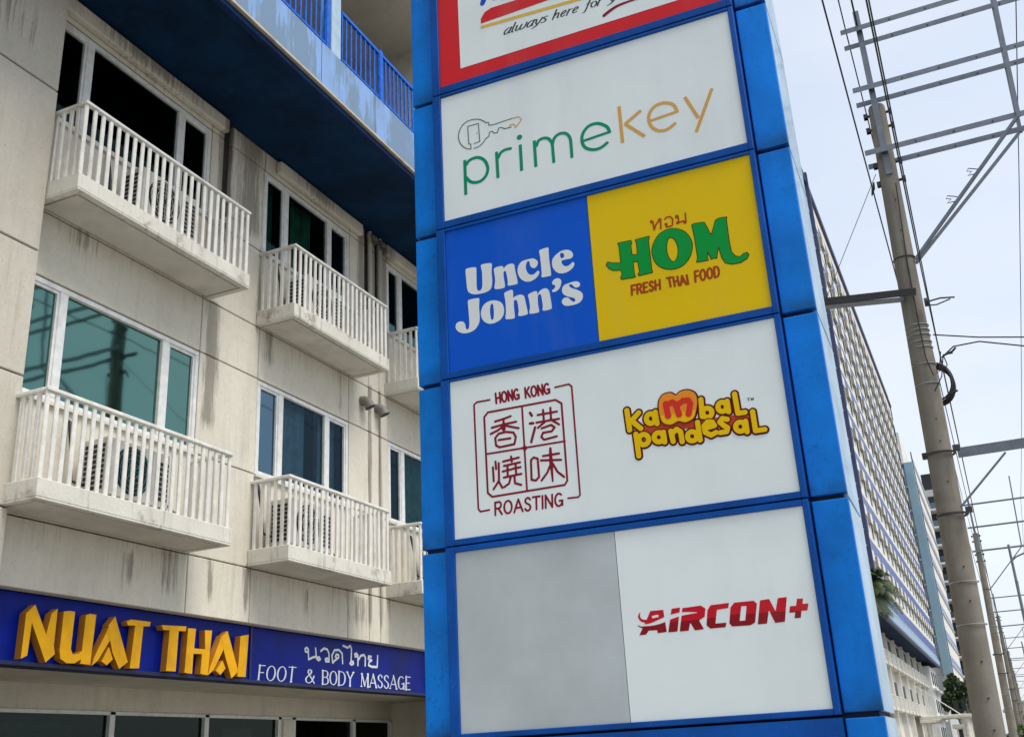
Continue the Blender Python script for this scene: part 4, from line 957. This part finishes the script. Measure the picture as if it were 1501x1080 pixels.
# one panel group, one window, one condenser housing; then copies sharing the mesh
def unit(name, parts_, mats):
    me_ = bpy.data.meshes.new(name); m = MB()
    for k, bx in parts_: m.cur = k; m.box(*bx)
    me_.from_pydata(m.v, [], m.f)
    for q in mats: me_.materials.append(MATS[q])
    if len(mats) > 1: me_.polygons.foreach_set('material_index', m.mi)
    return me_
P, NY, Y00 = 3.15, 18, 68.3
u_blue = unit('blue_panel', [(0, (.02, .034, a, a+.56, .06, .88)) for a in (.1, .88, 1.66, 2.44)], ['t_blue'])
u_win = unit('window', [(0, (0, .03, 0, .95, 0, 1.1))], ['glass_far'])
u_box = unit('condenser_housing', [(0, (.0, .20, .05, 1.3, -.66, .0)), (1, (.01, .19, .0, .049, -.64, -.02)), (1, (.02, .18, .1, 1.2, -.68, -.661))], ['t_wall', 't_shade'])
for k in range(NF):
    zb = TZ0+.1+k*FH
    for i in range(NY):
        y = Y00+i*P
        link('blue_panel', u_blue, tw, (TX-T0.x, y-T0.y, zb-T0.z))
        if k:
            link('condenser_housing', u_box, tw, (TX+.001-T0.x, y+.4-T0.y, zb-.062-T0.z)); link('window', u_win, tw, (TX+.001-T0.x, y+1.95-T0.y, zb-1.5-T0.z))
MB().box(-6.75, -5.93, 67.7, 68.05, TZ0, TZ1+.3).build('corner_fin', 't_navy', tw)
# tower base: overhang and podium beneath
MB().box(XF+.001, -6.32, 62.001, 127.2, 7.80, 7.92).build('overhang_soffit', 'soffit_navy', tw)
MB().box(-6.32, -6.1, 62.001, 127.2, 7.70, 7.86).build('soffit_edge', 't_navy', tw)
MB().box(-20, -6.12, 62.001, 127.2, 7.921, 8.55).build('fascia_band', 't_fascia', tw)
MB().box(XF-.3, XF, 62.001, 129.5, -H, 7.79).build('podium_wall', 't_wall', tw)
MB().box(-20, XF-.3, 129.3, 129.5, -H, 7.79).build('podium_end_wall', 't_wall', tw)
MB().box(-20, XF, 127.2, 129.5, 7.8, 8.1).build('podium_roof', 't_white', tw)
MB().box(XF-.01, -6.7, 117, 127.1, -H, 7.4).build('podium_bay', 't_white', tw)
for z in (.4, 3.0, 5.7):
    for y in (118.5, 121.5, 124.5): MB().box(-6.699, -6.66, y, y+1.4, z, z+1.2).build('window', 'glass_far', tw)
for z in (2.2, 5.1): MB().box(-6.699, -6.35, 117, 127.1, z, z+.16).build('ledge', 't_white', tw)
fb = MB(); fb.box(XF+.001, -7.03, 0, 2.5, .02, .19); fbm = bpy.data.meshes.new('balcony'); fbm.from_pydata(fb.v, [], fb.f); fbm.materials.append(MATS['slab'])
fr_ = MB(); fr_.box(-7.1, -7.03, 0, 2.5, .94, 1.0)
for i in range(20): fr_.box(-7.08, -7.05, .04+i*.128, .085+i*.128, .19, .94)
for i in range(5):
    fr_.box(-7.5+i*.1, -7.47+i*.1, 0.01, .04, .19, .94)
fr_.box(XF, -7.1, 0.01, .06, .94, 1.0)
frm = bpy.data.meshes.new('railing'); frm.from_pydata(fr_.v, [], fr_.f); frm.materials.append(MATS['rail_white'])
fw = MB(); fw.cur = 0; fw.box(0.001, .05, 0, 2.1, 0, 1.25); fw.cur = 1; fw.box(.051, .06, .07, .5, .07, 1.18); fw.box(.051, .06, .6, 1.5, .07, 1.18); fw.box(.051, .06, 1.6, 2.03, .07, 1.18)
fwm = bpy.data.meshes.new('window'); fwm.from_pydata(fw.v, [], fw.f); fwm.materials.append(MATS['t_white']); fwm.materials.append(MATS['glass_far']); fwm.polygons.foreach_set('material_index', fw.mi)
for i in range(18):
    y = 66+i*3.3
    for zb in (2.29, 5.27):
        b = link('balcony', fbm, tw, (-T0.x, y-T0.y, zb-T0.z)); link('railing', frm, b)
        link('window', fwm, tw, (XF-T0.x, y+.2-T0.y, zb+1.05-T0.z))
    if i % 2: MB().box(XF, XF+.35, y-.75, y-.45, -H, 7.69).build('pilaster', 't_wall', tw)

# canopy in front of the podium
cn = empty('entrance_canopy', (-5, 103, -H), 'pale concrete entrance canopy on round columns at the foot of the blue-panelled tower', 'canopy')
MB().box(XF+.36, -3.1, 100, 106, 2.02, 2.28).add([(XF+.36, 99.9, 1.72), (-6.0, 99.9, 1.72), (-5.4, 99.9, 2.0), (XF+.36, 99.9, 2.0), (XF+.36, 106.1, 1.72), (-6.0, 106.1, 1.72), (-5.4, 106.1, 2.0), (XF+.36, 106.1, 2.0)], [(0,1,2,3),(4,5,6,7),(0,1,5,4),(1,2,6,5),(2,3,7,6),(0,3,7,4)]).build('canopy_slab', 'slab', cn, bevel=.03)
for x, y in ((-3.6, 100.6), (-3.6, 105.4), (-6.6, 100.6)): MB().tube([(x, y, -H), (x, y, 2.01)], .22, 14).build('column', 'slab', cn, smooth=True)
MB().bar((XF+.2, 103, 5.0), (-4.0, 103, 2.3), .09, .09).build('tie_rod', 't_white', cn)

# tower with the pale blue corner slab
t3 = empty('slab_tower', (-8, 150, -H), 'tower behind the blue-panelled one, with a pale blue slab down its corner', 'building')
MB().box(-20, -6.26, 134.4, 164, 7.2, 36.4).build('tower_body', 't_wall', t3)
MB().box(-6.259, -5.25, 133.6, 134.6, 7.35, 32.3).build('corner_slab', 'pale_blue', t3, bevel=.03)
MB().box(-6.258, -5.25, 134.601, 164, 7.5, 32.0).build('side_wall', 't_wall', t3)
MB().box(-5.3, -5.18, 134.0, 134.4, 7.35, 33.6).build('corner_fin', 't_navy', t3)
MB().box(-20, -6.5, 134, 164, -H, 7.19).build('podium', 't_grey', t3)
for k in range(9):
    z = 8.6+k*2.95
    MB().box(-6.9, -6.262, 133.7, 134.39, z, z+.18).build('condenser_ledge', 't_white', t3)
    MB().box(-6.8, -6.45, 133.8, 134.3, z+.181, z+.75).build('condenser_box', 't_ac', t3)
    MB().box(-8.2, -7.05, 134.33, 134.39, z+.6, z+1.9).build('window', 'glass_far', t3)
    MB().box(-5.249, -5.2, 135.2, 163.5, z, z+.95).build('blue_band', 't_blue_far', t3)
    MB().box(-5.249, -5.1, 135.2, 163.5, z-.1, z-.001).build('ledge', 't_white', t3)
# further balconied tower
t4 = empty('balcony_tower', (-4.5, 195, -H), 'most distant grey tower with stacked balconies, partly behind the nearest utility pole', 'building')
MB().box(-8.4, -1.9, 190, 215, -H, 40.6).build('tower_body', 't_grey', t4)
MB().box(-6.6, -4.7, 191, 200, 40.601, 43.6).build('roof_block', 't_dark', t4)
for k in range(12):
    z = 4+k*3.0
    MB().box(-6.5+.05*(k%3), -3.0, 188.2, 189.999, z-.3, z).build('balcony', 't_white', t4)
    MB().box(-6.4, -3.05, 188.3, 188.36, z+.05, z+1.0).build('balustrade', 'glass_far', t4)
    MB().box(-6.3, -4.9, 189.9, 189.99, z+.1, z+2.4).build('window', 't_dark', t4)
    MB().box(-4.5, -3.1, 189.9, 189.99, z+.1, z+2.4).build('window', 't_dark', t4)
# low far houses at the end of the road
for i, (x0, x1, y, h, lab, mt) in enumerate([(-1.2, 1.2, 230, 5.2, 'low white house at the far end of the row of poles', 't_white'), (1.9, 9.5, 260, 7.5, 'low grey block beyond the power lines at the right edge', 't_grey'), (-5.0, -2.9, 112, 1.3, 'small cream gatehouse behind the entrance canopy', 't_wall')]):
    hh = empty('low_building', ((x0+x1)/2, y, -H), lab, 'building')
    MB().box(x0, x1, y, y+12, -H, h).build('wall', mt, hh); MB().box(x0-.3, x1+.3, y-.3, y+12.3, h+.001, h+.35).build('roof', 't_ledge', hh)
    for j in range(3):
        xx_ = x0+(x1-x0)*(j+.5)/3
        for z in (0.2, 2.8): MB().box(xx_-.18, xx_+.18, y-.04, y-.001, z, z+1).build('window', 't_dark', hh)

# ================================================================== utility poles
AY = 12.0
EYE_SCALE = 1.25                    # everything up to the street lamps is scaled outward from the camera eye
GZ = -H/EYE_SCALE
def pole(Yp, dx, label, first=False):
    t = empty('utility_pole', ((-.21+dx)*EYE_SCALE, Yp*EYE_SCALE, -H), label, 'utility pole', 'concrete utility poles along the street')
    o = lambda x, y, z: (x+dx, y+Yp-AY, z)
    MB().tube([o(-.245, AY, GZ), o(-.235, AY, 0), o(-.17, AY, 3.6), o(-.105, AY, 7.33)], [.152, .142, .128, .098], 24).build('pole_shaft', 'pole_concrete', t, smooth=True)
    MB().tube([o(-.105, AY, 7.331), o(-.105, AY, 7.35)], .09, 20).build('pole_cap', 'dark_steel', t)
    # twin steel arms in front of and behind the shaft, at three heights
    dy = .16
    za = [(8.52, 8.16+.13), (7.62, 7.40), (6.74, 6.50)]
    L = [(-.34, 3.6), (-.33, 3.6), (-.33, 3.6)]
    for (zf, zb), (xa, xb) in zip(((8.42, 8.42), (7.55, 7.55), (6.66, 6.66)), L):
        for s_ in (-1, 1):
            y = AY+s_*dy*1.1
            a = MB(); a.box(xa+dx, xb+dx, y+Yp-AY-.006, y+Yp-AY, zf-.035, zf+.035); a.box(xa+dx, xb+dx, y+Yp-AY+.0005, y+Yp-AY+.05, zf+.029, zf+.035)
            arm = a.build('cross_arm', 'steel', t)
            if Yp < 60:
                bh = MB()
                for i in range(7): x = .25+i*.42; bh.tube([(x+dx, y+Yp-AY-.012, zf-.005), (x+dx, y+Yp-AY-.0065, zf-.005)], .010, 8)
                bh.build('bolt', 'dark_steel', arm)
    for s_ in (-1, 1):
        y = AY+s_*.11
        MB().bar(o(-.11, y, 6.35), o(-.12, y, 8.72), .07, .02).build('upright', 'steel', t)
    for s_, x1, x0 in ((-1, 1.36, 1.46), (1, 1.38, 1.47)):
        y = AY+s_*.19; MB().bar(o(x0, y, 9.3), o(x1, y, 6.62), .045, .02).build('hanger_strut', 'steel', t)
        MB().bar(o(x1-.02, y, 6.62), o(-.02, AY+s_*.05, 5.22), .05, .03).build('brace', 'steel', t)
    b = MB()
    for z in (7.25, 7.05, 6.55, 6.3):
        b.tube([o(-.26, AY, z), o(.05, AY, z)], .018, 8)
        for s_ in (-1, 1): b.box(-.27+dx, -.22+dx, Yp-.03, Yp+.03, z-.03, z+.03); b.box(.02+dx, .06+dx, Yp-.03, Yp+.03, z-.03, z+.03)
    b.build('through_bolt', 'dark_steel', t)
    # insulator rod hung from the arms on the right
    MB().tube([o(1.98, AY, 8.4), o(1.98, AY, 6.7)], .006, 6).build('drop_rod', 'cable', t)
    MB().tube([o(1.98, AY, 7.9), o(1.98, AY, 7.95), o(1.98, AY, 8.0), o(1.98, AY, 8.05)], [.01, .03, .03, .01], 8).build('insulator', 'dark_steel', t)
    if first:
        for fr_ in (.42, .62):
            xq, zq = -.02+fr_*1.36, 5.22+fr_*1.4; lo = MB()
            lo.tube([o(xq, AY-.2, zq), o(xq-.10, AY-.22, zq+.03), o(xq-.12, AY-.22, zq-.0), o(xq-.07, AY-.22, zq-.02), o(xq-.12, AY-.22, zq-.06), o(xq-.04, AY-.2, zq-.05)], .006, 5); lo.build('tie_loop', 'cable', t)
    # low arm with strut
    if first: la = MB(); la.box(.0+dx, 2.6+dx, Yp-.02, Yp-.012, 2.86, 2.97); la.box(0+dx, 2.6+dx, Yp-.0115, Yp+.04, 2.962, 2.97); la.build('low_arm', 'steel', t)
    if first: MB().bar(o(.46, AY-.03, 2.84), o(-.06, AY-.06, 2.34), .035, .02).build('low_brace', 'steel', t)
    for z, xa in ((2.93, -.36), (2.26, -.20)):
        bb = MB(); P_ = [o(-.175+.152*math.cos(a), AY+.152*math.sin(a), z) for a in [math.pi*2*i/20 for i in range(21)]]; bb.tube(P_, .014, 6, cap=False)
        bb.box(xa+dx, xa+.06+dx, Yp-.04, Yp+.04, z-.025, z+.035); bb.box(-.04+dx, .03+dx, Yp-.2, Yp-.12, z-.02, z+.035); bb.build('clamp_band', 'dark_steel', t)
    def wrap(z, r=.006, mat='band'):
        f = (z+H)/8.9; cx = -.245+.14*f; R_ = .155-.05*max(0, (z)/7.3)-.0
        P_ = [o(cx+R_*math.cos(a), AY+R_*math.sin(a), z) for a in [math.pi*2*i/24 for i in range(25)]]
        MB().tube(P_, r, 6, cap=False).build('steel_band', mat, t)
    for z in ((4.42, 4.36, 4.30, 4.22, 4.15, 3.95, 3.72, 1.55, 1.12) if first else (4.2, 3.7, 1.5)): wrap(z)
    wrap(5.27, .009, 'dark_steel')
    if first:
        hl = MB()
        for z in (6.0, 5.6, 4.75, 4.55, 3.3, 3.05, 2.6, 1.7, 1.35, .75, .4, .1):
            f = (z+H)/8.9; cx = -.245+.14*f; R_ = .15-.05*max(0, z/7.3); a = -1.35
            hl.tube([o(cx+(R_-.01)*math.cos(a), AY+(R_-.01)*math.sin(a), z), o(cx+(R_+.003)*math.cos(a), AY+(R_+.003)*math.sin(a), z)], .009, 8)
        hl.build('step_bolt_hole', 'black', t)
        MB().tube([o(-.06, AY-.13, 6.2), o(-.11, AY-.12, 5.2), o(-.12, AY-.14, 4.5), o(-.12, AY-.15, 4.0), o(-.08, AY-.16, 3.78), o(-.01, AY-.13, 3.82), o(.04, AY-.1, 4.05)], .007, 6).build('down_lead', 'cable', t, smooth=True)
    return t
pole(12.0, 0.0, 'nearest tall concrete utility pole with steel cross arms, right of the sign tower', True)
first_pole = [x for x in bpy.data.objects if x.name == 'utility_pole'][0]
skip = ("tie_loop", 'low_arm', 'low_brace', 'step_bolt_hole', 'down_lead', 'bolt')
PO = [(43.2, .13, 'second concrete utility pole, just right of the nearest one and much smaller'), (74, .45, 'third utility pole in the row, mostly hidden behind the second'), (105, .8, 'fourth utility pole of the receding row at the right edge'), (136, 1.15, 'fifth utility pole of the receding row, a thin post with cross arms'), (167, 1.5, 'farthest utility pole with cross arms near the low houses')]
for Y, dx, lab in PO:
    c = first_pole.copy(); COL.objects.link(c); c['label'] = lab; c.location = ((-.21+dx)*EYE_SCALE, Y*EYE_SCALE, 0)
    seen = {}
    for ch_ in sorted(first_pole.children, key=lambda q: q.name):
        kn = ch_.name.split('.')[0]; seen[kn] = seen.get(kn, 0)+1
        if kn in ('cross_arm', 'hanger_strut', 'brace') and seen[kn] % 2 == 0: continue     # the farther twin merges with the nearer one at this distance
        if ch_.name.split('.')[0] in skip: continue
        q = ch_.copy(); COL.objects.link(q); q.parent = c
# dark channel arm on the nearest pole
ch = empty('side_arm', (-.75, 14.6, 6.0), 'dark steel channel arm reaching from the nearest pole to the sign tower', 'bracket')
c_ = MB(); q0, q1 = Vector((-1.16, 11.78, 4.88)), Vector((-.08, 11.78, 4.765))
c_.bar(q0, q1, .012, .085); c_.build('channel_web', 'channel_dark', ch)
MB().bar(q0+Vector((0, .07, -.04)), q1+Vector((-.14, .07, -.04)), .13, .012).build('channel_flange', 'steel', ch)
MB().bar(q0+Vector((0, .07, .04)), q1+Vector((-.14, .07, .04)), .13, .012).build('channel_flange', 'channel_dark', ch)
# coiled spare cable
def wire(name, pts, r, label, cat='cable', group=None, sag=0, n=6):
    P_ = []
    for a, b in zip(pts[:-1], pts[1:]):
        a, b = Vector(a), Vector(b)
        for i in range(n): t = i/n; p = a.lerp(b, t); p.z -= sag*4*t*(1-t); P_.append(p)
    P_.append(Vector(pts[-1]))
    c = P_[len(P_)//2]
    return tag(MB().tube(P_, r, 6).build(name, 'cable', None, loc=tuple(pts[0])), label, cat, group)
rnd = random.Random(3)
cw = MB()
for k in range(11):
    rx, rz, ox, oz = .165+rnd.uniform(-.02, .01), .235+rnd.uniform(-.03, .012), rnd.uniform(-.012, .012), rnd.uniform(-.02, .02); y_ = 12.12+k*.012
    cw.tube([(-.06+ox+rx*math.cos(a), y_, 3.77+oz+rz*math.sin(a)) for a in [2*math.pi*i/28 for i in range(29)]], .011, 6, cap=False)
cw.tube([(.06, 11.9, 4.0), (.16, 11.9, 4.03), (.2, 11.88, 4.06)], .012, 6); cw.tube([(.03, 11.9, 3.55), (.13, 11.9, 3.58)], .012, 6)
for k in range(3): cw.tube([(-.1+.12*k, 11.86, 3.6+.2*k), (.0+.08*k, 11.85, 3.75+.12*k), (.06, 11.87, 4.0)], .006, 6)
tag(cw.build('cable_coil', 'cable', None, loc=(.015, 11.9, 3.77)), 'coil of spare black cable hanging on the right of the nearest pole', 'cable coil')
wire('service_cable', [(-.0, 11.95, 4.28), (.45, 12.0, 4.17), (1.0, 12.05, 4.07), (3.5, 12.3, 3.8)], .008, 'upper black cable leaving the nearest pole to the right above the coil', n=2)
wire('service_cable', [(.04, 11.9, 3.98), (.18, 11.95, 4.1), (.45, 12.0, 4.12), (1.0, 12.05, 3.95), (3.5, 12.3, 3.5)], .008, 'lower black cable that curves out of the coil and off to the right', n=3)
sp = MB(); sp.tube([(-.02, 11.85, 4.64), (.03, 11.85, 4.64)], .05, 12); sp.tube([(-.02, 11.85, 4.64), (.15, 11.86, 4.66), (.3, 11.87, 4.64)], .01, 6); sp.tube([(-.0, 11.85, 4.6), (.1, 11.86, 4.59), (.25, 11.87, 4.63)], .008, 6)
tag(sp.build('spool_insulator', 'dark_steel', None, loc=(0, 11.85, 4.6)), 'small dark spool insulator with wire loops on the nearest pole above the coil', 'insulator')
wire('guy_wire', [(-.26, 12, 6.45), (-4.67, 15.6, .6)], .004, 'thin wire slanting down left from the top of the nearest pole', n=3)
tag(MB().tube([(-.30, 12.0, 6.35), (-.32, 12.02, 6.28), (-.35, 12.04, 6.2)], [.008, .022, .008], 8).build('strain_insulator', 'dark_steel', None, loc=(-.3, 12, 6.3)), 'tiny dark insulator on the thin slanting wire left of the nearest pole', 'insulator')
# line wires
ys_ = [-25, 12, 43.2, 74, 105, 136, 167, 260]
dxs = [-.0, 0, .13, .45, .8, 1.15, 1.5, 2.2]
WG = 'power lines running along the poles'
for x, z, r, lab in [(-.36, 6.82, .010, 'thick black line crossing the sky left of the nearest pole'), (-.275, 8.50, .009, 'black line passing the left ends of the cross arms'), (-.13, 8.47, .013, 'heaviest black line running down over the nearest pole'),
                     (.02, 5.1, .008, 'black line along the right side of the nearest pole'),
                     (.03, 4.3, .006, 'lowest thin black line right of the nearest pole'), (1.7, 8.46, .007, 'black line carried on the arms right of the nearest pole')]:
    wire('power_line', [(x+d, y, z) for y, d in zip(ys_, dxs)], r, lab, 'power line', WG, sag=.22, n=6)
EYE_SCALE = 1.0

# ================================================================== street lamps on the right
def street_lamp(x, Y, zt, label):
    t = empty('street_lamp', (x, Y, -H), label, 'street lamp', 'grey street lamps at the right edge')
    MB().tube([(x, Y, -H), (x, Y, zt)], [.06, .03], 12).build('lamp_post', 'steel', t, smooth=True)
    MB().tube([(x, Y, zt-.42), (x+.12, Y, zt-.33), (x+.5, Y, zt-.2), (x+1.5, Y, zt-.02)], .022, 8).build('lamp_arm', 'steel', t, smooth=True)
    h = MB(); h.add([(x+1.5, Y-.09, zt-.05), (x+2.1, Y-.13, zt), (x+2.1, Y+.13, zt), (x+1.5, Y+.09, zt-.05), (x+1.5, Y-.07, zt+.04), (x+2.05, Y-.1, zt+.09), (x+2.05, Y+.1, zt+.09), (x+1.5, Y+.07, zt+.04)], [(0,1,2,3),(4,5,6,7),(0,1,5,4),(1,2,6,5),(2,3,7,6),(3,0,4,7)])
    hd_ = h.build('lamp_head', 'steel', t, bevel=.01); MB().box(x+1.6, x+2.0, Y-.07, Y+.07, zt-.075, zt-.05).build('lens', 'lamp_lens', hd_)
street_lamp(.74, 30, 4.72, 'grey street lamp post with an arm to the right, nearest at the right edge')
street_lamp(1.12, 60, 4.6, 'smaller grey street lamp post farther down the right edge')
street_lamp(1.7, 92, 4.6, 'most distant street lamp post at the right edge')

# ================================================================== plants
def leaf_cloud(c, rx, ry, rz, n, size, seed, droop=0):
    r = random.Random(seed); m = MB()
    subs = [(r.gauss(0, .45), r.gauss(0, .45), r.gauss(0, .4), r.uniform(.35, .6)) for _ in range(12)]
    for i in range(n):
        s_ = r.choice(subs); d = Vector((r.gauss(0, 1), r.gauss(0, 1), r.gauss(0, 1))).normalized()*s_[3]*r.uniform(.6, 1.05)
        p = Vector((c[0]+(s_[0]+d.x)*rx, c[1]+(s_[1]+d.y)*ry, c[2]+(s_[2]+d.z)*rz))
        u = Vector((r.gauss(0, 1), r.gauss(0, 1), r.gauss(0, 1)-droop)).normalized(); v = u.cross(Vector((r.gauss(0, 1), r.gauss(0, 1), r.gauss(0, 1)))).normalized()
        L_ = size*r.uniform(.6, 1.4); W = L_*.35
        m.add([p-u*L_/2, p+v*W, p+u*L_/2, p-v*W], [(0, 1, 2, 3)])
    return m
def tree(x, Y, z, rx, rz, label, seed, n=1500, size=.3, mat='leaf_dark'):
    t = empty('leafy_tree', (x, Y, -H), label, 'tree')
    m = MB().tube([(x, Y, -H), (x+.1, Y, z*.3), (x, Y, z)], [.16, .12, .05], 8)
    for a in range(4): m.tube([(x+.05, Y, z*.5-.5), (x+rx*.5*math.cos(a*1.6), Y+rx*.5*math.sin(a*1.6), z+rz*.3)], [.06, .02], 6)
    m.build('trunk', 'trunk', t); c = leaf_cloud((x, Y, z), rx, rx, rz, n, size, seed).build('crown', mat, t)
tree(-5.0, 122, 4.0, .95, 1.7, 'dark green tree between the tower foot and the nearest pole', 5, 2500, .4)
tree(-4.4, 131, 5.6, 1.2, 1.2, 'second dark tree rising below the pale blue slab', 6, 1800, .4, 'leaf_mid')
tree(.95, 80, .2, .9, 1.2, 'small bushy tree in the bottom right corner', 8, 1600, .22, 'leaf_mid')
tree(2.6, 120, .9, 1.5, 1.8, 'dark tree farther back at the right edge', 9, 1500, .35)
# palm beside the sign tower
def palm(x, Y, z, R_, label, seed):
    r = random.Random(seed); t = empty('palm_tree', (x, Y, -H), label, 'palm tree')
    MB().tube([(x, Y, -H), (x+.1, Y, z*.4), (x, Y, z)], [.2, .15, .13], 12).build('trunk', 'trunk', t, smooth=True)
    for k in range(110):
        a = r.uniform(0, 2*math.pi); el = r.uniform(-.9, 1.25); m = MB(); L_ = R_*r.uniform(.8, 1.1); pts = []
        for i in range(9):
            s_ = i/8; rad = L_*s_*math.cos(el)*(1-.12*s_); zz_ = z+L_*(s_*math.sin(el)-.55*s_*s_*(1 if el > -.3 else .5)); pts.append(Vector((x+rad*math.cos(a), Y+rad*math.sin(a), zz_)))
        m.tube(pts, [.018-.0015*i for i in range(9)], 4)
        for i in range(1, 9):
            for j in range(3):
                p = pts[i-1].lerp(pts[i], j/3); d = (pts[i]-pts[i-1]).normalized(); sd_ = d.cross(Vector((0, 0, 1)))
                if sd_.length < .1: continue
                sd_.normalize()
                for s2 in (-1, 1):
                    e = p+(sd_*s2*.75+d*.55+Vector((0, 0, -.35))).normalized()*R_*.33*(1-.5*abs(i/8-.4)); m.add([p-d*.03, p+d*.03, e], [(0, 1, 2)])
        m.build('frond', 'leaf_dark' if k % 3 else 'leaf_mid', t)
palm(-5.75, 60, 8.2, 2.0, 'palm crown showing just past the right edge of the sign tower', 4)
# distant tree line
fc = leaf_cloud((4, 300, -.4), 26, 6, 2.6, 6000, .9, 12); tag(fc.build('distant_trees', 'leaf_dark', None, loc=(4, 300, -H)), 'dark line of distant trees at the end of the road', 'trees', kind='stuff')
